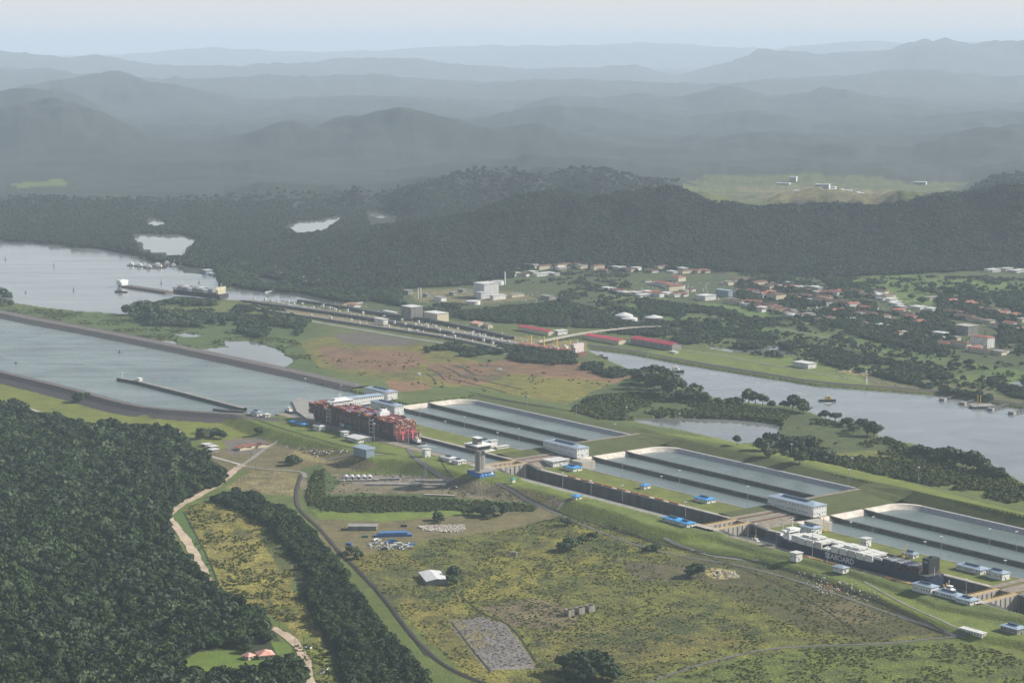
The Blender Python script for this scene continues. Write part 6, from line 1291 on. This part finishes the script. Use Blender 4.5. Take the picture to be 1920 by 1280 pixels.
scatter('bank_bushes',[(0,575),(240,590),(300,600),(560,640),(600,690),(380,655),(150,607),(0,580)],'shrub',1500,1.5,4,label='low bushes on the marsh meadow',clump=17,th=.05,region=(-1300,-300,3500,4900),zs=.6)

DITCH=mat('ditch',(.035,.042,.022),.95,.3,.3)
road('ditch',[(935,905),(985,930),(1050,961),(1110,980),(1165,997),(1260,1027),(1330,1040),(1400,1046),(1480,1066),(1560,1092),(1640,1122),(1710,1152),(1770,1184)],2.2,DITCH,off=.55)
for q in ([(800,850),(830,875),(850,895)],[(860,1112),(905,1152),(958,1168),(1006,1240)],[(846,1165),(880,1210),(920,1258)],[(1480,1120),(1560,1140),(1640,1165)],[(345,960),(372,1010),(395,1055),(412,1100)],[(700,1100),(740,1150),(800,1230)],[(1330,1045),(1420,1075),(1530,1130),(1600,1180)]): road('ditch',q,1.6,DITCH,off=.5)
for q in ([(800,690),(822,698),(834,712)],[(826,686),(850,694),(866,706)],[(850,684),(874,692),(892,704)],[(840,708),(880,718),(950,736)],[(860,704),(900,712),(980,730)],[(880,735),(960,752),(1040,764)],[(900,742),(980,757),(1080,772)],[(800,700),(812,708),(816,716)]): road('ditch',q,3.2,DITCH,off=.5)
for q in ([(1180,645),(1330,662),(1480,690),(1620,716)],[(1330,560),(1450,582),(1560,606),(1680,636)],[(1200,565),(1320,590),(1480,618),(1640,655),(1780,690)]): road('track',q,5,PATHG,off=.5)

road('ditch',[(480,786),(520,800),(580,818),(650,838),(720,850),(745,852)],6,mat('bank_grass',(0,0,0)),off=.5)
sb=smooth([G(x,y,-16) for x,y in[(1098,652),(1180,662),(1280,681),(1400,701),(1530,722),(1620,729),(1770,740),(1920,766),(2100,795)]],1)
o=sweep('canal_revetment',sb,[(3,-1.5),(-3,3.3),(-8,5.2),(-15,5.2)],ROCKM); tag(o,'dark stone revetment along the far bank of the sea canal','embankment')

for (n_,pl,n,sz,mm,lb) in (('dock_clutter',[(590,566),(700,580),(860,606),(1000,636),(1010,652),(940,656),(860,640),(700,610),(590,588)],420,1.3,WPAINT,'small pale dock equipment strewn over the old locks'),
 ('dock_clutter',[(470,560),(600,566),(700,576),(700,590),(600,588),(470,572)],160,1.2,CONC,'grey dock equipment at the entrance of the old locks'),
 ('yard_clutter',[(750,540),(880,545),(1010,548),(1010,566),(900,572),(760,566)],160,2.2,CONC,'grey clutter in the industrial yard'),
 ('quay_clutter',[(1000,896),(1100,922),(1250,962),(1330,984),(1330,990),(1240,970),(1090,932),(1000,904)],150,.8,CONC,'small grey fittings along the near quay of the middle chamber'),
 ('quay_clutter',[(870,868),(930,880),(930,890),(860,880)],50,.9,RUST,'rusty fittings beside the upper lock head'),
 ('town_clutter',[(1190,525),(1420,530),(1560,540),(1700,565),(1900,600),(1900,640),(1700,610),(1500,580),(1300,560),(1190,548)],420,2.6,ROOFW,'pale sheds and yard clutter through the town'),
 ('town_clutter',[(1350,530),(1560,540),(1700,565),(1900,600),(1900,650),(1700,630),(1500,590),(1380,565)],380,3.2,ROOFN,'brown-roofed sheds packed through the town'),
 ('yard_clutter',[(1560,692),(1660,700),(1780,730),(1760,738),(1640,720),(1560,704)],80,1.6,CONCG,'grey stones and gear along the sea canal bank')):
    heap(n_,pl,n,sz,mm,lb,h=2.2)
haze()
